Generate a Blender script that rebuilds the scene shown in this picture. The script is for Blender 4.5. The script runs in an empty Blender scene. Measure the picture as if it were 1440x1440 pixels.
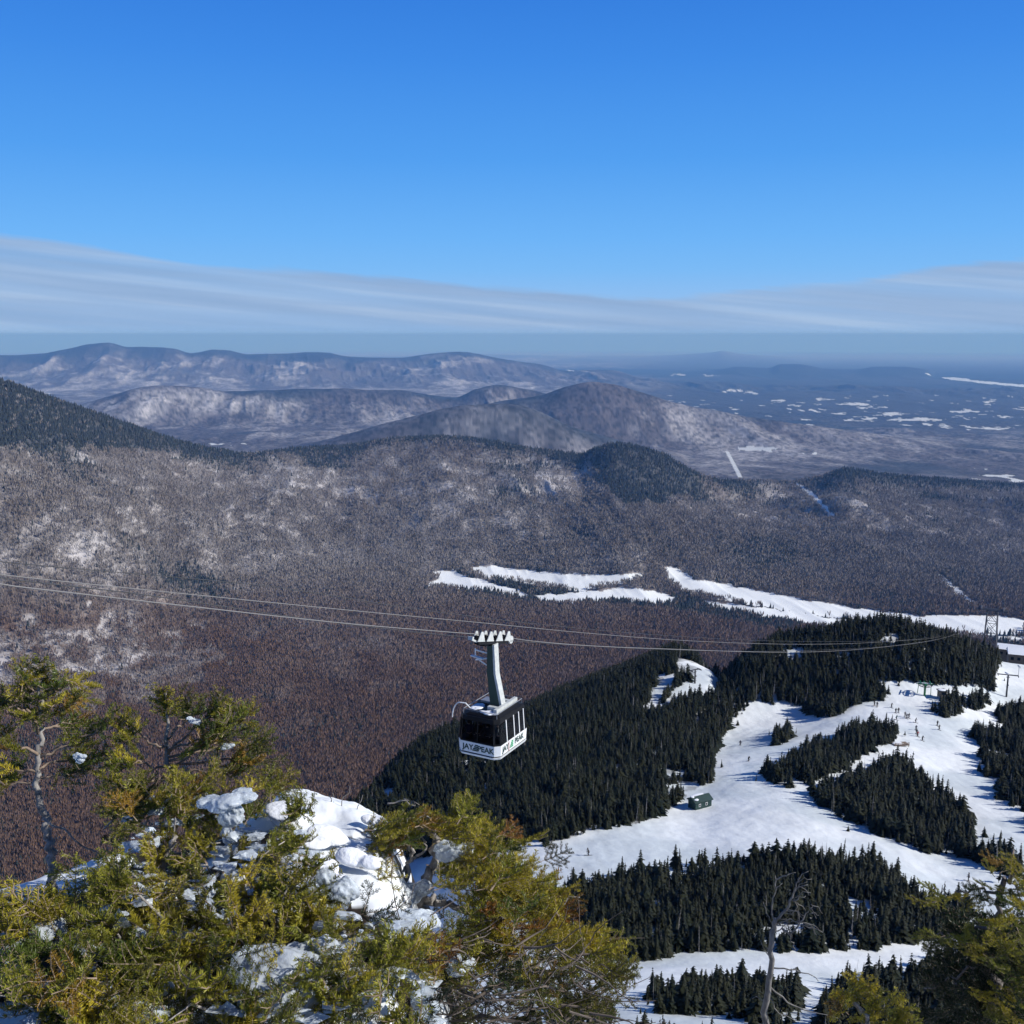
HAZE = 3.8e-5; HAZE_COL = (.20, .47, 1.0, 1); HAZE_ABS = (.5, .52, 1, 1); EXPO = 0.2; SKYS = 0.85
import bpy, bmesh, math, random
import numpy as np
from mathutils import Vector, Matrix, Euler

random.seed(7); rng = np.random.default_rng(11)
PI = math.pi
R = math.radians
scene = bpy.context.scene
COL = scene.collection

# ------------------------------------------------------------------ camera numbers (pixels of the 1440 px photograph)
PITCH = R(9.85); CP, SP = math.cos(PITCH), math.sin(PITCH); F = 1440.0

def ray(u, v):
    cx = (np.asarray(u, float) - 720) / F; cy = (720 - np.asarray(v, float)) / F
    return cx, CP + cy * SP, -SP + cy * CP

def pt(u, v, r):
    """world point on the line of sight (u, v) at ground distance r"""
    x, y, z = ray(u, v); k = r / math.hypot(float(x), float(y))
    return Vector((float(x) * k, float(y) * k, float(z) * k))

def azz(u, v, r):
    x, y, z = ray(u, v); h = np.hypot(x, y)
    return np.arctan2(x, y), z / h * r

def project(x, y, z):
    f = y * CP - z * SP; up = y * SP + z * CP
    f = np.where(f < 1e-3, 1e-3, f)
    return 720 + F * x / f, 720 - F * up / f

# ------------------------------------------------------------------ noise
def _h(ix, iy, s):
    h = (ix * 374761393 + iy * 668265263 + s * 1442695041) & 0xffffffff
    h = ((h ^ (h >> 13)) * 1274126177) & 0xffffffff
    h = ((h ^ (h >> 15)) * 2246822519) & 0xffffffff
    return ((h ^ (h >> 16)) & 0xffff) / 32767.5 - 1.0

def vn(x, y, s=0):
    fx = np.floor(x); fy = np.floor(y); ix = fx.astype(np.int64); iy = fy.astype(np.int64)
    tx = x - fx; ty = y - fy
    tx = tx * tx * tx * (tx * (tx * 6 - 15) + 10); ty = ty * ty * ty * (ty * (ty * 6 - 15) + 10)
    a = _h(ix, iy, s); b = _h(ix + 1, iy, s); c = _h(ix, iy + 1, s); d = _h(ix + 1, iy + 1, s)
    return (a + (b - a) * tx) * (1 - ty) + (c + (d - c) * tx) * ty

def fbm(x, y, o=4, s=0, g=0.5):
    t = 0.0; a = 1.0; n = 0.0
    for i in range(o):
        t = t + a * vn(x * 2 ** i + 17.3 * i, y * 2 ** i - 9.1 * i, s + i); n += a; a *= g
    return t / n

def ridged(x, y, o=4, s=0, g=0.5):
    t = 0.0; a = 1.0; n = 0.0
    for i in range(o):
        t = t + a * (1 - 2 * np.abs(vn(x * 2 ** i + 7.7 * i, y * 2 ** i + 3.1 * i, s + i))); n += a; a *= g
    return t / n

def sstep(a, b, x):
    t = np.clip((x - a) / (b - a), 0, 1); return t * t * (3 - 2 * t)

def inpoly(u, v, poly):
    c = np.zeros(np.shape(u), bool); n = len(poly); j = n - 1
    for i in range(n):
        xi, yi = poly[i]; xj, yj = poly[j]
        if yi != yj:
            c ^= ((yi > v) != (yj > v)) & (u < (xj - xi) * (v - yi) / (yj - yi) + xi)
        j = i
    return c

# ------------------------------------------------------------------ objects
def setp(o, label=None, cat=None, group=None, kind=None):
    if label: o['label'] = label
    if cat: o['category'] = cat
    if group: o['group'] = group
    if kind: o['kind'] = kind
    return o

def empty(name, loc, rz=0.0, **k):
    o = bpy.data.objects.new(name, None); COL.objects.link(o)
    o.location = loc; o.rotation_euler = (0, 0, rz); o.empty_display_size = 0.3
    return setp(o, **k)

def link_mesh(name, me, mats, parent=None, **k):
    o = bpy.data.objects.new(name, me)
    for m in (mats if isinstance(mats, (list, tuple)) else [mats]):
        me.materials.append(m)
    COL.objects.link(o)
    if parent: o.parent = parent
    return setp(o, **k)

def np_mesh(name, verts, faces_list, smooth=False, color=None, mat_idx=None):
    """faces_list: list of int arrays (n,3) or (n,4)"""
    me = bpy.data.meshes.new(name)
    verts = np.ascontiguousarray(verts, dtype=np.float32)
    me.vertices.add(len(verts)); me.vertices.foreach_set('co', verts.ravel())
    loops = np.concatenate([f.ravel() for f in faces_list]).astype(np.int32)
    tot = np.concatenate([np.full(len(f), f.shape[1], np.int32) for f in faces_list])
    st = np.concatenate([[0], np.cumsum(tot)[:-1]]).astype(np.int32)
    me.loops.add(len(loops)); me.loops.foreach_set('vertex_index', loops)
    me.polygons.add(len(tot)); me.polygons.foreach_set('loop_start', st)
    if mat_idx is not None: me.polygons.foreach_set('material_index', mat_idx.astype(np.int32))
    me.update(calc_edges=True)
    me.polygons.foreach_set('use_smooth', np.full(len(tot), bool(smooth)))
    if color is not None:
        ca = me.attributes.new('tint', 'FLOAT_COLOR', 'POINT')
        c4 = np.ones((len(verts), 4), np.float32); c4[:, :3] = color
        ca.data.foreach_set('color', c4.ravel())
    return me

class MB:
    """collects simple shapes into one mesh"""
    def __init__(s): s.v = []; s.f = []; s.m = []; s.cm = 0
    def add(s, vs, fs):
        b = len(s.v); s.v += [tuple(p) for p in vs]; s.f += [tuple(i + b for i in f) for f in fs]; s.m += [s.cm] * len(fs); return s
    def box(s, c, d, rot=None):
        c = Vector(c); h = Vector(d) / 2
        vs = [Vector((x * h.x, y * h.y, z * h.z)) for x in (-1, 1) for y in (-1, 1) for z in (-1, 1)]
        if rot is not None: vs = [rot @ p for p in vs]
        return s.add([p + c for p in vs], [(0, 1, 3, 2), (4, 6, 7, 5), (0, 4, 5, 1), (2, 3, 7, 6), (0, 2, 6, 4), (1, 5, 7, 3)])
    def bar(s, a, b, w, h=None, up=Vector((0, 0, 1))):
        a = Vector(a); b = Vector(b); d = (b - a).normalized(); h = h or w
        x = d.cross(up)
        if x.length < 1e-4: x = d.cross(Vector((0, 1, 0)))
        x.normalize(); y = x.cross(d)
        vs = [p + x * (i * w / 2) + y * (j * h / 2) for p in (a, b) for i, j in ((-1, -1), (1, -1), (1, 1), (-1, 1))]
        return s.add(vs, [(0, 1, 2, 3)[::-1], (4, 5, 6, 7), (0, 1, 5, 4), (1, 2, 6, 5), (2, 3, 7, 6), (3, 0, 4, 7)])
    def tube(s, pts, rad, n=6, cap=True):
        pts = [Vector(p) for p in pts]; rs = rad if isinstance(rad, (list, tuple)) else [rad] * len(pts)
        b = len(s.v); prev = None; vs = []; fs = []
        for i, p in enumerate(pts):
            d = (pts[min(i + 1, len(pts) - 1)] - pts[max(i - 1, 0)]).normalized()
            if prev is None:
                x = d.orthogonal().normalized()
            else:
                x = (prev - d * prev.dot(d))
                x = x.normalized() if x.length > 1e-6 else d.orthogonal().normalized()
            prev = x; y = d.cross(x)
            for k in range(n):
                a = 2 * PI * k / n
                vs.append(p + (x * math.cos(a) + y * math.sin(a)) * rs[i])
        for i in range(len(pts) - 1):
            for k in range(n):
                fs.append((i * n + k, i * n + (k + 1) % n, (i + 1) * n + (k + 1) % n, (i + 1) * n + k))
        if cap: fs.append(tuple(range(n))[::-1]); fs.append(tuple((len(pts) - 1) * n + k for k in range(n)))
        return s.add(vs, fs)
    def prism(s, poly, y0, y1, axis='y'):
        """poly in the other two axes, extruded"""
        n = len(poly)
        def P(a, b, t): return {'y': (a, t, b), 'x': (t, a, b), 'z': (a, b, t)}[axis]
        vs = [P(a, b, y0) for a, b in poly] + [P(a, b, y1) for a, b in poly]
        fs = [tuple(range(n)), tuple(range(n, 2 * n))[::-1]] + [(i, i + n, (i + 1) % n + n, (i + 1) % n) for i in range(n)]
        return s.add(vs, fs)
    def mesh(s, name, smooth=False, bevel=0):
        me = bpy.data.meshes.new(name); me.from_pydata(s.v, [], s.f); me.update()
        bm = bmesh.new(); bm.from_mesh(me)
        bmesh.ops.recalc_face_normals(bm, faces=bm.faces)
        if bevel: bmesh.ops.bevel(bm, geom=list(bm.edges), offset=bevel, segments=2, affect='EDGES', profile=0.6)
        bm.to_mesh(me); bm.free()
        if smooth: me.polygons.foreach_set('use_smooth', [True] * len(me.polygons))
        return me
    def build(s, name, mat, parent=None, smooth=False, bevel=0, **k):
        return link_mesh(name, s.mesh(name, smooth, bevel), mat, parent, **k)

# ------------------------------------------------------------------ materials
def new_mat(name):
    m = bpy.data.materials.new(name); m.use_nodes = True
    nt = m.node_tree; b = nt.nodes['Principled BSDF']
    return m, nt, b

def N(nt, t, **k):
    n = nt.nodes.new(t)
    for a, v in k.items(): setattr(n, a, v)
    return n

def mat(name, col, rough=0.6, metal=0.0, var=0.0, scale=5.0, spec=None, bump=0.0, **inp):
    m, nt, b = new_mat(name)
    b.inputs['Roughness'].default_value = rough; b.inputs['Metallic'].default_value = metal
    if spec is not None: b.inputs['Specular IOR Level'].default_value = spec
    for k, v in inp.items(): b.inputs[k.replace('_', ' ')].default_value = v
    if var or bump:
        tc = N(nt, 'ShaderNodeTexCoord'); no = N(nt, 'ShaderNodeTexNoise'); no.inputs['Scale'].default_value = scale
        no.inputs['Detail'].default_value = 6
        nt.links.new(tc.outputs['Object'], no.inputs['Vector'])
        mr = N(nt, 'ShaderNodeMapRange'); mr.inputs[3].default_value = 1 - var; mr.inputs[4].default_value = 1 + var
        mr.inputs[1].default_value = .3; mr.inputs[2].default_value = .7
        nt.links.new(no.outputs['Fac'], mr.inputs[0])
        mx = N(nt, 'ShaderNodeVectorMath', operation='SCALE'); mx.inputs[0].default_value = col[:3]
        nt.links.new(mr.outputs[0], mx.inputs['Scale']); nt.links.new(mx.outputs[0], b.inputs['Base Color'])
        if bump:
            bp = N(nt, 'ShaderNodeBump'); bp.inputs['Distance'].default_value = bump; bp.inputs['Strength'].default_value = 0.8
            nt.links.new(no.outputs['Fac'], bp.inputs['Height']); nt.links.new(bp.outputs[0], b.inputs['Normal'])
    else:
        b.inputs['Base Color'].default_value = (*col[:3], 1)
    return m
# ================================================================== TERRAIN: one sheet out to the horizon, on a polar grid
EARTH = 2 * 6371e3 * 1.17
def smooth1(x, xp, fp):
    """monotone cubic through the points, flat beyond the ends"""
    xp = np.asarray(xp, float); fp = np.asarray(fp, float)
    if len(xp) < 3: return np.interp(x, xp, fp)
    h = np.diff(xp); d = np.diff(fp) / h; m = np.zeros_like(fp)
    w1 = 2 * h[1:] + h[:-1]; w2 = h[1:] + 2 * h[:-1]
    with np.errstate(divide='ignore', invalid='ignore'):
        m[1:-1] = np.where(d[1:] * d[:-1] > 0, (w1 + w2) / (w1 / d[:-1] + w2 / d[1:]), 0)
    k = np.clip(np.searchsorted(xp, x) - 1, 0, len(h) - 1); t = np.clip((x - xp[k]) / h[k], 0, 1)
    return ((1 + 2 * t) * (1 - t) ** 2) * fp[k] + t * (1 - t) ** 2 * h[k] * m[k] + t * t * (3 - 2 * t) * fp[k + 1] + t * t * (t - 1) * h[k] * m[k + 1]
def tab(pts, az, col):
    """interpolate a list of (u, v, r) sight points over azimuth: col 0 -> r, 1 -> z"""
    a, z, r = [], [], []
    for u, v, rr in pts:
        A, Z = azz(u, v, rr); a.append(float(A)); z.append(float(Z)); r.append(rr)
    o = np.argsort(a); a = np.array(a)[o]
    return smooth1(az, a, np.array(r if col == 0 else z)[o])
def aztab(pts, az):   # (azimuth degrees, value)
    return smooth1(az, [R(p[0]) for p in pts], [p[1] for p in pts])

def base_plain(r, az):
    k = aztab([(-28, 0.0), (0, 0.35), (12, 1.0), (28, 1.0)], az)
    right = np.interp(r, [4500, 7000, 12000, 30000], [-700, -830, -945, -965])
    left = np.interp(r, [4500, 9000, 14000, 30000], [-700, -790, -860, -950])
    return left * (1 - k) + right * k - r * r / EARTH

# azimuth columns and distance rows
az_in = np.linspace(-R(30), R(30), 1240)
az = np.concatenate([np.linspace(-PI, -R(62), 22)[:-1], np.linspace(-R(62), -R(30), 60)[:-1], az_in,
                     np.linspace(R(30), R(62), 60)[1:], np.linspace(R(62), PI, 22)[1:]])
def logspace(a, b, step): return np.exp(np.arange(math.log(a), math.log(b), step))
rows = np.concatenate([logspace(0.7, 9, 0.0085), logspace(9, 100, 0.06), np.arange(100, 240, 0.9), np.arange(240, 470, 1.0),
                       logspace(470, 1000, 0.02), logspace(1000, 5000, 0.0032), logspace(5000, 30000, 0.0046), logspace(30000, 118000, 0.02)])
NC, NR = len(az), len(rows)

CREST = [(0, 1345, 170), (200, 1300, 190), (380, 1240, 230), (540, 1140, 270), (640, 1077, 295), (720, 1054, 312), (800, 1015, 335),
         (870, 982, 358), (935, 953, 380), (955, 946, 384), (1000, 950, 385), (1010, 962, 385), (1024, 954, 388), (1040, 938, 392), (1062, 918, 396), (1100, 905, 402),
         (1150, 895, 408), (1200, 885, 412), (1230, 883, 414), (1270, 887, 416), (1310, 898, 420), (1340, 904, 424), (1380, 919, 432),
         (1400, 930, 436), (1440, 938, 440), (1500, 945, 445)]
rc = tab(CREST, az, 0); zc = tab(CREST, az, 1)
RIDGE2 = [(-300, 520, 3300), (0, 539, 3400), (60, 559, 3450), (170, 595, 3600), (300, 634, 3900), (360, 641, 4000), (460, 631, 4200), (560, 619, 4200), (640, 617, 4100),
          (700, 625, 4050), (760, 636, 4000), (815, 642, 3900), (838, 633, 3850), (868, 627, 3800), (900, 632, 3800), (935, 644, 3820), (965, 661, 3850),
          (1000, 676, 3950), (1060, 679, 4200), (1100, 680, 4300), (1150, 674, 4300), (1190, 662, 4300), (1240, 669, 4400), (1330, 677, 4600), (1440, 684, 4800), (1700, 700, 4800)]
r2 = tab(RIDGE2, az, 0); z2 = tab(RIDGE2, az, 1)

def hill(rr, pts):
    z = tab([(u, v, rr) for u, v in pts], az, 1); b = base_plain(rr, az)
    a = [float(azz(u, v, rr)[0]) for u, v in pts]
    fade = sstep(min(a) - .06, min(a), az) * (1 - sstep(max(a), max(a) + .06, az))
    return np.maximum(b + (z - b) * fade, b)
h3d = hill(6500, [(380, 650), (430, 630), (500, 609), (560, 592), (620, 577), (660, 570), (700, 568), (735, 572), (765, 583), (800, 600), (860, 618), (950, 645), (1020, 668)])
h3c = hill(8600, [(560, 620), (640, 585), (700, 566), (760, 556), (800, 543), (830, 538), (860, 541), (900, 552), (950, 567), (1010, 579), (1100, 593), (1200, 607), (1300, 623), (1440, 645)])
h3a = hill(10600, [(-100, 610), (60, 600), (110, 573), (160, 556), (200, 545), (230, 542), (280, 545), (320, 551), (380, 550), (430, 547), (480, 547), (520, 549), (560, 549), (600, 555), (640, 559), (670, 547), (700, 541), (735, 546), (790, 560), (860, 585), (930, 600)])
h4 = hill(21000, [(-200, 505), (0, 500), (60, 497), (100, 490), (125, 484), (150, 482), (180, 488), (215, 488), (245, 491), (270, 497), (300, 492), (320, 493), (350, 499), (400, 498), (440, 495), (460, 496), (490, 502),
                 (530, 503), (560, 503), (600, 498), (645, 495), (680, 500), (720, 507), (760, 512), (800, 522), (840, 520), (860, 521), (900, 532), (960, 538)])
h5 = hill(27000, [(860, 535), (930, 528), (1000, 524), (1040, 517), (1080, 519), (1098, 513), (1125, 513), (1160, 520), (1200, 522), (1230, 517), (1270, 517), (1300, 521), (1313, 529), (1330, 534)])
h6 = hill(48000, [(560, 502), (700, 499), (800, 502), (900, 502), (960, 499), (1000, 496), (1015, 494), (1040, 498), (1100, 503), (1180, 508)])

one = np.ones(NC)
K = []   # (r, z, noise amplitude, conifer share, snow showing through) per azimuth column
def kn(r, z, amp, con, lig): K.append([np.broadcast_to(np.asarray(q, float), (NC,)).copy() for q in (r, z, amp, con, lig)])
T = lambda *p: aztab(p, az)
kn(0.4, -1.62, .0, 0, 1)
kn(1.6, T((-27, -1.66), (-6, -1.68), (-3, -1.9), (0, -2.2), (5, -2.4), (10, -2.5), (28, -2.6)), .02, 0, 1)
kn(2.5, T((-27, -1.56), (-17, -1.60), (-8, -1.56), (-4, -1.9), (0, -2.6), (6, -3.1), (10, -3.3), (28, -3.5)), .05, 0, 1)
kn(3.4, T((-27, -1.78), (-19, -1.80), (-12, -1.60), (-8, -1.66), (-5, -2.1), (-1, -3.0), (5, -3.8), (10, -4.2), (28, -4.4)), .06, 0, 1)
kn(4.3, T((-27, -2.20), (-19, -2.20), (-12, -2.0), (-8, -2.15), (-5, -2.9), (-1, -4.1), (5, -4.8), (10, -5.2), (28, -5.4)), .06, 0, 1)
kn(6.5, T((-27, -4.0), (-5, -4.2), (3, -6.6), (10, -7.2), (28, -7.3)), .1, 0, 1)
kn(15, T((-27, -13.), (28, -15.)), .1, 0, 1)
kn(60, -48, .4, .6, 1)
kn(100, T((-27, -76), (0, -71), (28, -70)), .5, .5, 1)
kn(145, T((-27, -112), (-15, -104), (0, -95), (28, -92)), .5, .5, 1)
z75 = T((-27, -124), (-15, -121), (-6, -122), (0, -117), (6, -120), (11, -124), (20, -123), (28, -128))
z88 = T((-27, -130), (-15, -129), (-6, -131), (0, -126.5), (6, -127), (10, -129.5), (13, -134), (16, -133), (20, -127), (24, -128), (28, -134))
kn(rc * .75, z75, .6, .5, 1)
kn(rc * .885, np.where(z88 < z75, z88, z75 - 1), .6, .5, 1)
kn(rc, zc, .35, .8, 1)
zB = tab([(300, 1290, 520), (440, 1200, 545), (560, 1115, 560), (640, 1057, 575), (745, 1003, 590), (800, 978, 600), (870, 954, 620), (930, 943, 640), (1000, 960, 650)], az, 1); wB = T((-11, 0), (-5, 1), (9, 1), (12, 0))
rB = tab([(300, 1290, 520), (440, 1200, 545), (560, 1115, 560), (640, 1057, 575), (745, 1003, 590), (800, 978, 600), (870, 954, 620), (930, 943, 640), (1000, 960, 650)], az, 0)
kn(rc + (45 + 120 * wB), zc - 26 * (1 - wB) - wB * (24 + .42 * (zc - zB - 24)), .5, .95, .6)
kn(rB * wB + (1 - wB) * (rc + 330), zB * wB + (1 - wB) * (zc - T((-28, 235), (20, 235), (25, 135), (28, 110))), 3, .95, .5)
kn(rc + 760, -575, 10, .55, .4)
kn(1900, -628, 9, .12, .5)
kn(r2 - T((-28, 1700), (0, 1400), (28, 1500)), T((-28, -640), (28, -645)), 8, .2, .6)
kn(r2 - T((-28, 900), (0, 620), (28, 700)), z2 * .45 + -.55 * 640, 46, .12, .95)
kn(r2 - 180, z2 - T((-28, 50), (0, 38), (7, 60), (28, 22)), 16, .3, .9)
kn(r2, z2, 3, .75, .4)
kn(r2 + 750, np.minimum(z2 - 190, -650), 20, .4, .4)
kn(5900, base_plain(5900, az), 15, .3, .5)
kn(6500, h3d, 5, .5, .6)
kn(7500, base_plain(7500, az), 20, .2, .6)
kn(8100, base_plain(8100, az) * .5 + h3c * .5, 60, .25, .6)
kn(8600, h3c, 7, .6, .6)
kn(9400, base_plain(9400, az), 25, .2, .6)
kn(10100, base_plain(10100, az) * .5 + h3a * .5, 75, .15, .9)
kn(10600, h3a, 8, .7, .6)
kn(12500, base_plain(12500, az), 20, .2, .6)
kn(16500, base_plain(16500, az) * .9 + h4 * .1, 25, .2, .8)
kn(19500, base_plain(19500, az) * .45 + h4 * .55, 120, .25, .9)
kn(21000, h4, 12, .8, .5)
kn(24000, base_plain(24000, az), 30, .4, .6)
kn(27000, h5, 10, 1.2, .2)
kn(33000, base_plain(33000, az), 15, .3, .5)
kn(48000, h6, 10, .6, .5)
kn(60000, base_plain(60000, az), 10, .3, .5)
kn(120000, base_plain(120000, az), 5, .3, .5)
KR = np.array([k[0] for k in K]); KZ = np.array([k[1] for k in K]); KA = np.array([k[2:] for k in K])   # KA: (K,3,C)
for i in range(1, len(K)): KR[i] = np.maximum(KR[i], KR[i - 1] * 1.02)

def blur_az(a, sig):
    k = np.arange(-60, 61); w_ = np.exp(-.5 * (k * (R(60) / 1239) / R(sig)) ** 2); w_ /= w_.sum()
    lo, hi = 90, NC - 90; b_ = a.copy(); b_[lo:hi] = np.convolve(a, w_, 'same')[lo:hi]; return b_
for i in range(len(K)):
    sg_ = {11: .7, 10: .7, 12: .13}.get(i, .35 if i < 18 else 0)
    if sg_: KZ[i] = blur_az(KZ[i], sg_); KR[i] = blur_az(KR[i], max(sg_, .4))
def pchip_cols(KR, KZ, rows):
    h = np.diff(KR, axis=0); d = np.diff(KZ, axis=0) / h
    m = np.zeros_like(KZ)
    w1 = 2 * h[1:] + h[:-1]; w2 = h[1:] + 2 * h[:-1]
    ok = d[1:] * d[:-1] > 0
    with np.errstate(divide='ignore', invalid='ignore'):
        hm = (w1 + w2) / (w1 / d[:-1] + w2 / d[1:])
    m[1:-1] = np.where(ok, hm, 0); m[0] = d[0]; m[-1] = d[-1]
    Z = np.empty((len(rows), KR.shape[1])); IDX = np.empty(Z.shape, np.int16); TT = np.empty(Z.shape, np.float32)
    for c in range(KR.shape[1]):
        k = np.clip(np.searchsorted(KR[:, c], rows) - 1, 0, len(KR) - 2)
        hh = h[k, c]; t = np.clip((rows - KR[k, c]) / hh, 0, 1.0)
        Z[:, c] = ((1 + 2 * t) * (1 - t) ** 2) * KZ[k, c] + t * (1 - t) ** 2 * hh * m[k, c] + t * t * (3 - 2 * t) * KZ[k + 1, c] + t * t * (t - 1) * hh * m[k + 1, c]
        IDX[:, c] = k; TT[:, c] = t
    return Z, IDX, TT
Z, IDX, TT = pchip_cols(KR, KZ, rows)
cidx = np.broadcast_to(np.arange(NC), Z.shape)
def knotval(j): return KA[IDX, j, cidx] * (1 - TT) + KA[IDX + 1, j, cidx] * TT
AMP = knotval(0); CON = knotval(1); LIG = knotval(2)
X = rows[:, None] * np.sin(az)[None]; Y = rows[:, None] * np.cos(az)[None]

def zone(a, b): return slice(int(np.searchsorted(rows, a)), int(np.searchsorted(rows, b)))
zn, zs, zm, zf = zone(0, 12), zone(12, 1000), zone(1000, 5000), zone(5000, 1e9)
x, y = X[zn], Y[zn]
Z[zn] += AMP[zn] * (1.3 * fbm(x / .55, y / .55, 5, 3) + .28 * fbm(x / .12, y / .12, 4, 8, .6)) * sstep(1, 2.0, rows[zn])[:, None]
x, y = X[zs], Y[zs]
Z[zs] += AMP[zs] * (1.5 * fbm(x / 38, y / 38, 4, 13) + .25 * fbm(x / 5, y / 5, 2, 15))
x, y = X[zm], Y[zm]
spur = ridged(x / 380 + y / 2400, y / 1300, 5, 21, .55)
Z[zm] += AMP[zm] * (1.25 * spur + .45 * fbm(x / 260, y / 260, 4, 25))
x, y = X[zf], Y[zf]
spurF = ridged(x / 1000 + y / 5000, y / 2600, 5, 31, .58)
Z[zf] += AMP[zf] * (1.3 * spurF + .5 * fbm(x / 600, y / 900, 5, 35))
U, V = project(X, Y, Z)

# ------------------------------------------------------------------ land cover (albedo of what grows or lies there, with relief shading and far haze painted in)
FOREST = {
 'spur': [(300, 1260), (430, 1235), (600, 1205), (728, 1192), (745, 1172), (765, 1188), (800, 1178), (860, 1166), (905, 1156), (950, 1135), (985, 1112), (1003, 1094), (1000, 1070),
          (1012, 1045), (1030, 1015), (1050, 992), (1058, 984), (1010, 980), (1004, 983), (1006, 975), (1004, 870), (200, 870), (200, 1260)],
 'knoll': [(1004, 988), (1060, 987), (1095, 984), (1112, 997), (1128, 990), (1140, 1006), (1165, 1010), (1190, 998), (1222, 984), (1246, 986), (1246, 972), (1236, 962), (1262, 956),
           (1300, 961), (1340, 961), (1375, 966), (1398, 973), (1402, 940), (1408, 915), (1402, 840), (1004, 840)],
 'patch': [(1085, 1046), (1090, 1032), (1108, 1026), (1114, 1034), (1105, 1046), (1092, 1051)],
 'diagonal': [(1068, 1088), (1085, 1101), (1110, 1107), (1150, 1101), (1175, 1086), (1215, 1063), (1230, 1052), (1258, 1042), (1262, 1027), (1240, 1022), (1190, 1034), (1150, 1049), (1110, 1070), (1080, 1080)],
 'wedge': [(1135, 1112), (1170, 1104), (1215, 1089), (1245, 1076), (1275, 1072), (1295, 1090), (1310, 1108), (1335, 1126), (1365, 1155), (1395, 1185), (1415, 1208), (1436, 1218), (1430, 1238),
           (1400, 1225), (1360, 1208), (1300, 1197), (1240, 1178), (1200, 1157), (1160, 1137)],
 'east': [(1362, 1040), (1380, 1018), (1400, 1006), (1440, 992), (1480, 980), (1480, 1190), (1440, 1152), (1400, 1112), (1375, 1084), (1360, 1066)],
 'booth': [(1308, 1000), (1325, 992), (1345, 984), (1358, 991), (1350, 1006), (1330, 1009)],
 'booth2': [(1361, 992), (1375, 980), (1388, 987), (1380, 999), (1366, 1001)],
 'big': [(745, 1270), (800, 1252), (880, 1234), (1000, 1214), (1140, 1207), (1230, 1217), (1262, 1236), (1275, 1252), (1290, 1268), (1350, 1268), (1364, 1290), (1350, 1310), (1320, 1322), (1270, 1330), (1220, 1337), (1170, 1337),
         (1100, 1340), (1020, 1337), (960, 1342), (900, 1356), (860, 1342), (790, 1310)],
 'low': [(895, 1407), (930, 1396), (1000, 1388), (1110, 1392), (1130, 1412), (1120, 1450), (1060, 1500), (1000, 1450), (900, 1425)],
 'low2': [(785, 1440), (790, 1412), (830, 1400), (858, 1404), (862, 1440), (870, 1475), (900, 1450), (975, 1455), (1010, 1530), (700, 1530)],
 'corner': [(1158, 1400), (1200, 1380), (1280, 1370), (1340, 1352), (1372, 1340), (1440, 1330), (1500, 1330), (1500, 1560), (1150, 1560)],
}
CUTS = [[(905, 1002), (925, 960), (938, 950), (956, 945), (948, 962), (922, 1000)],
        [(930, 992), (950, 968), (972, 955), (985, 940), (1014, 940), (1006, 984), (975, 981), (966, 985), (955, 988)],
        [(958, 1134), (970, 1115), (992, 1100), (1006, 1120), (1000, 1140), (975, 1146)]]
def forest_at(u, v, jit=3.0):
    ju = u + jit * vn(u / 7., v / 5., 90) + .5 * jit * vn(u / 3., v / 2.5, 91); jv = v + jit * .7 * vn(u / 7., v / 5., 92)
    f = np.zeros(np.shape(u), bool)
    for p in FOREST.values(): f |= inpoly(ju, jv, p)
    for p in CUTS: f &= ~inpoly(ju, jv, p)
    return f
MEADOWS = [[(605, 803), (640, 802), (655, 810), (700, 822), (745, 835), (740, 838), (690, 828), (640, 824), (602, 821), (622, 812)],
 [(660, 799), (695, 796), (760, 804), (830, 809), (912, 806), (880, 816), (840, 820), (820, 831), (790, 823), (740, 816), (690, 811)],
 [(745, 838), (820, 833), (880, 826), (930, 833), (952, 843), (920, 847), (870, 841), (800, 845), (760, 843)],
 [(932, 800), (950, 799), (975, 815), (1050, 828), (1150, 848), (1230, 860), (1300, 868), (1330, 866), (1440, 880), (1440, 894), (1330, 887), (1220, 873), (1120, 861), (1030, 846), (960, 831), (940, 815)],
 [(990, 846), (1050, 853), (1120, 862), (1200, 874), (1290, 884), (1440, 905), (1440, 897), (1330, 888), (1210, 882), (1150, 882), (1080, 869), (1000, 854)],
 [(1114, 892), (1142, 892), (1142, 901), (1112, 901)], [(1336, 866), (1400, 867), (1470, 878), (1470, 886), (1380, 879), (1345, 874)],
 [(1020, 635), (1025, 635), (1044, 671), (1038, 671)], [(1116, 680), (1122, 679), (1150, 700), (1176, 728), (1170, 728), (1145, 706)], [(1318, 808), (1324, 807), (1352, 832), (1376, 850), (1368, 851), (1342, 834)]]
x, y, u, v = X[zs], Y[zs], U[zs], V[zs]
COLR = np.zeros(Z.shape + (3,), np.float32); CONF = np.zeros(Z.shape, np.float32); OPEN = np.zeros(Z.shape, np.float32)
SNOW = np.array([.83, .865, .87]); DUFF = np.array([.10, .09, .085])
def mix3(a, b, t): return a + (b - a) * t[..., None]
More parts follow.
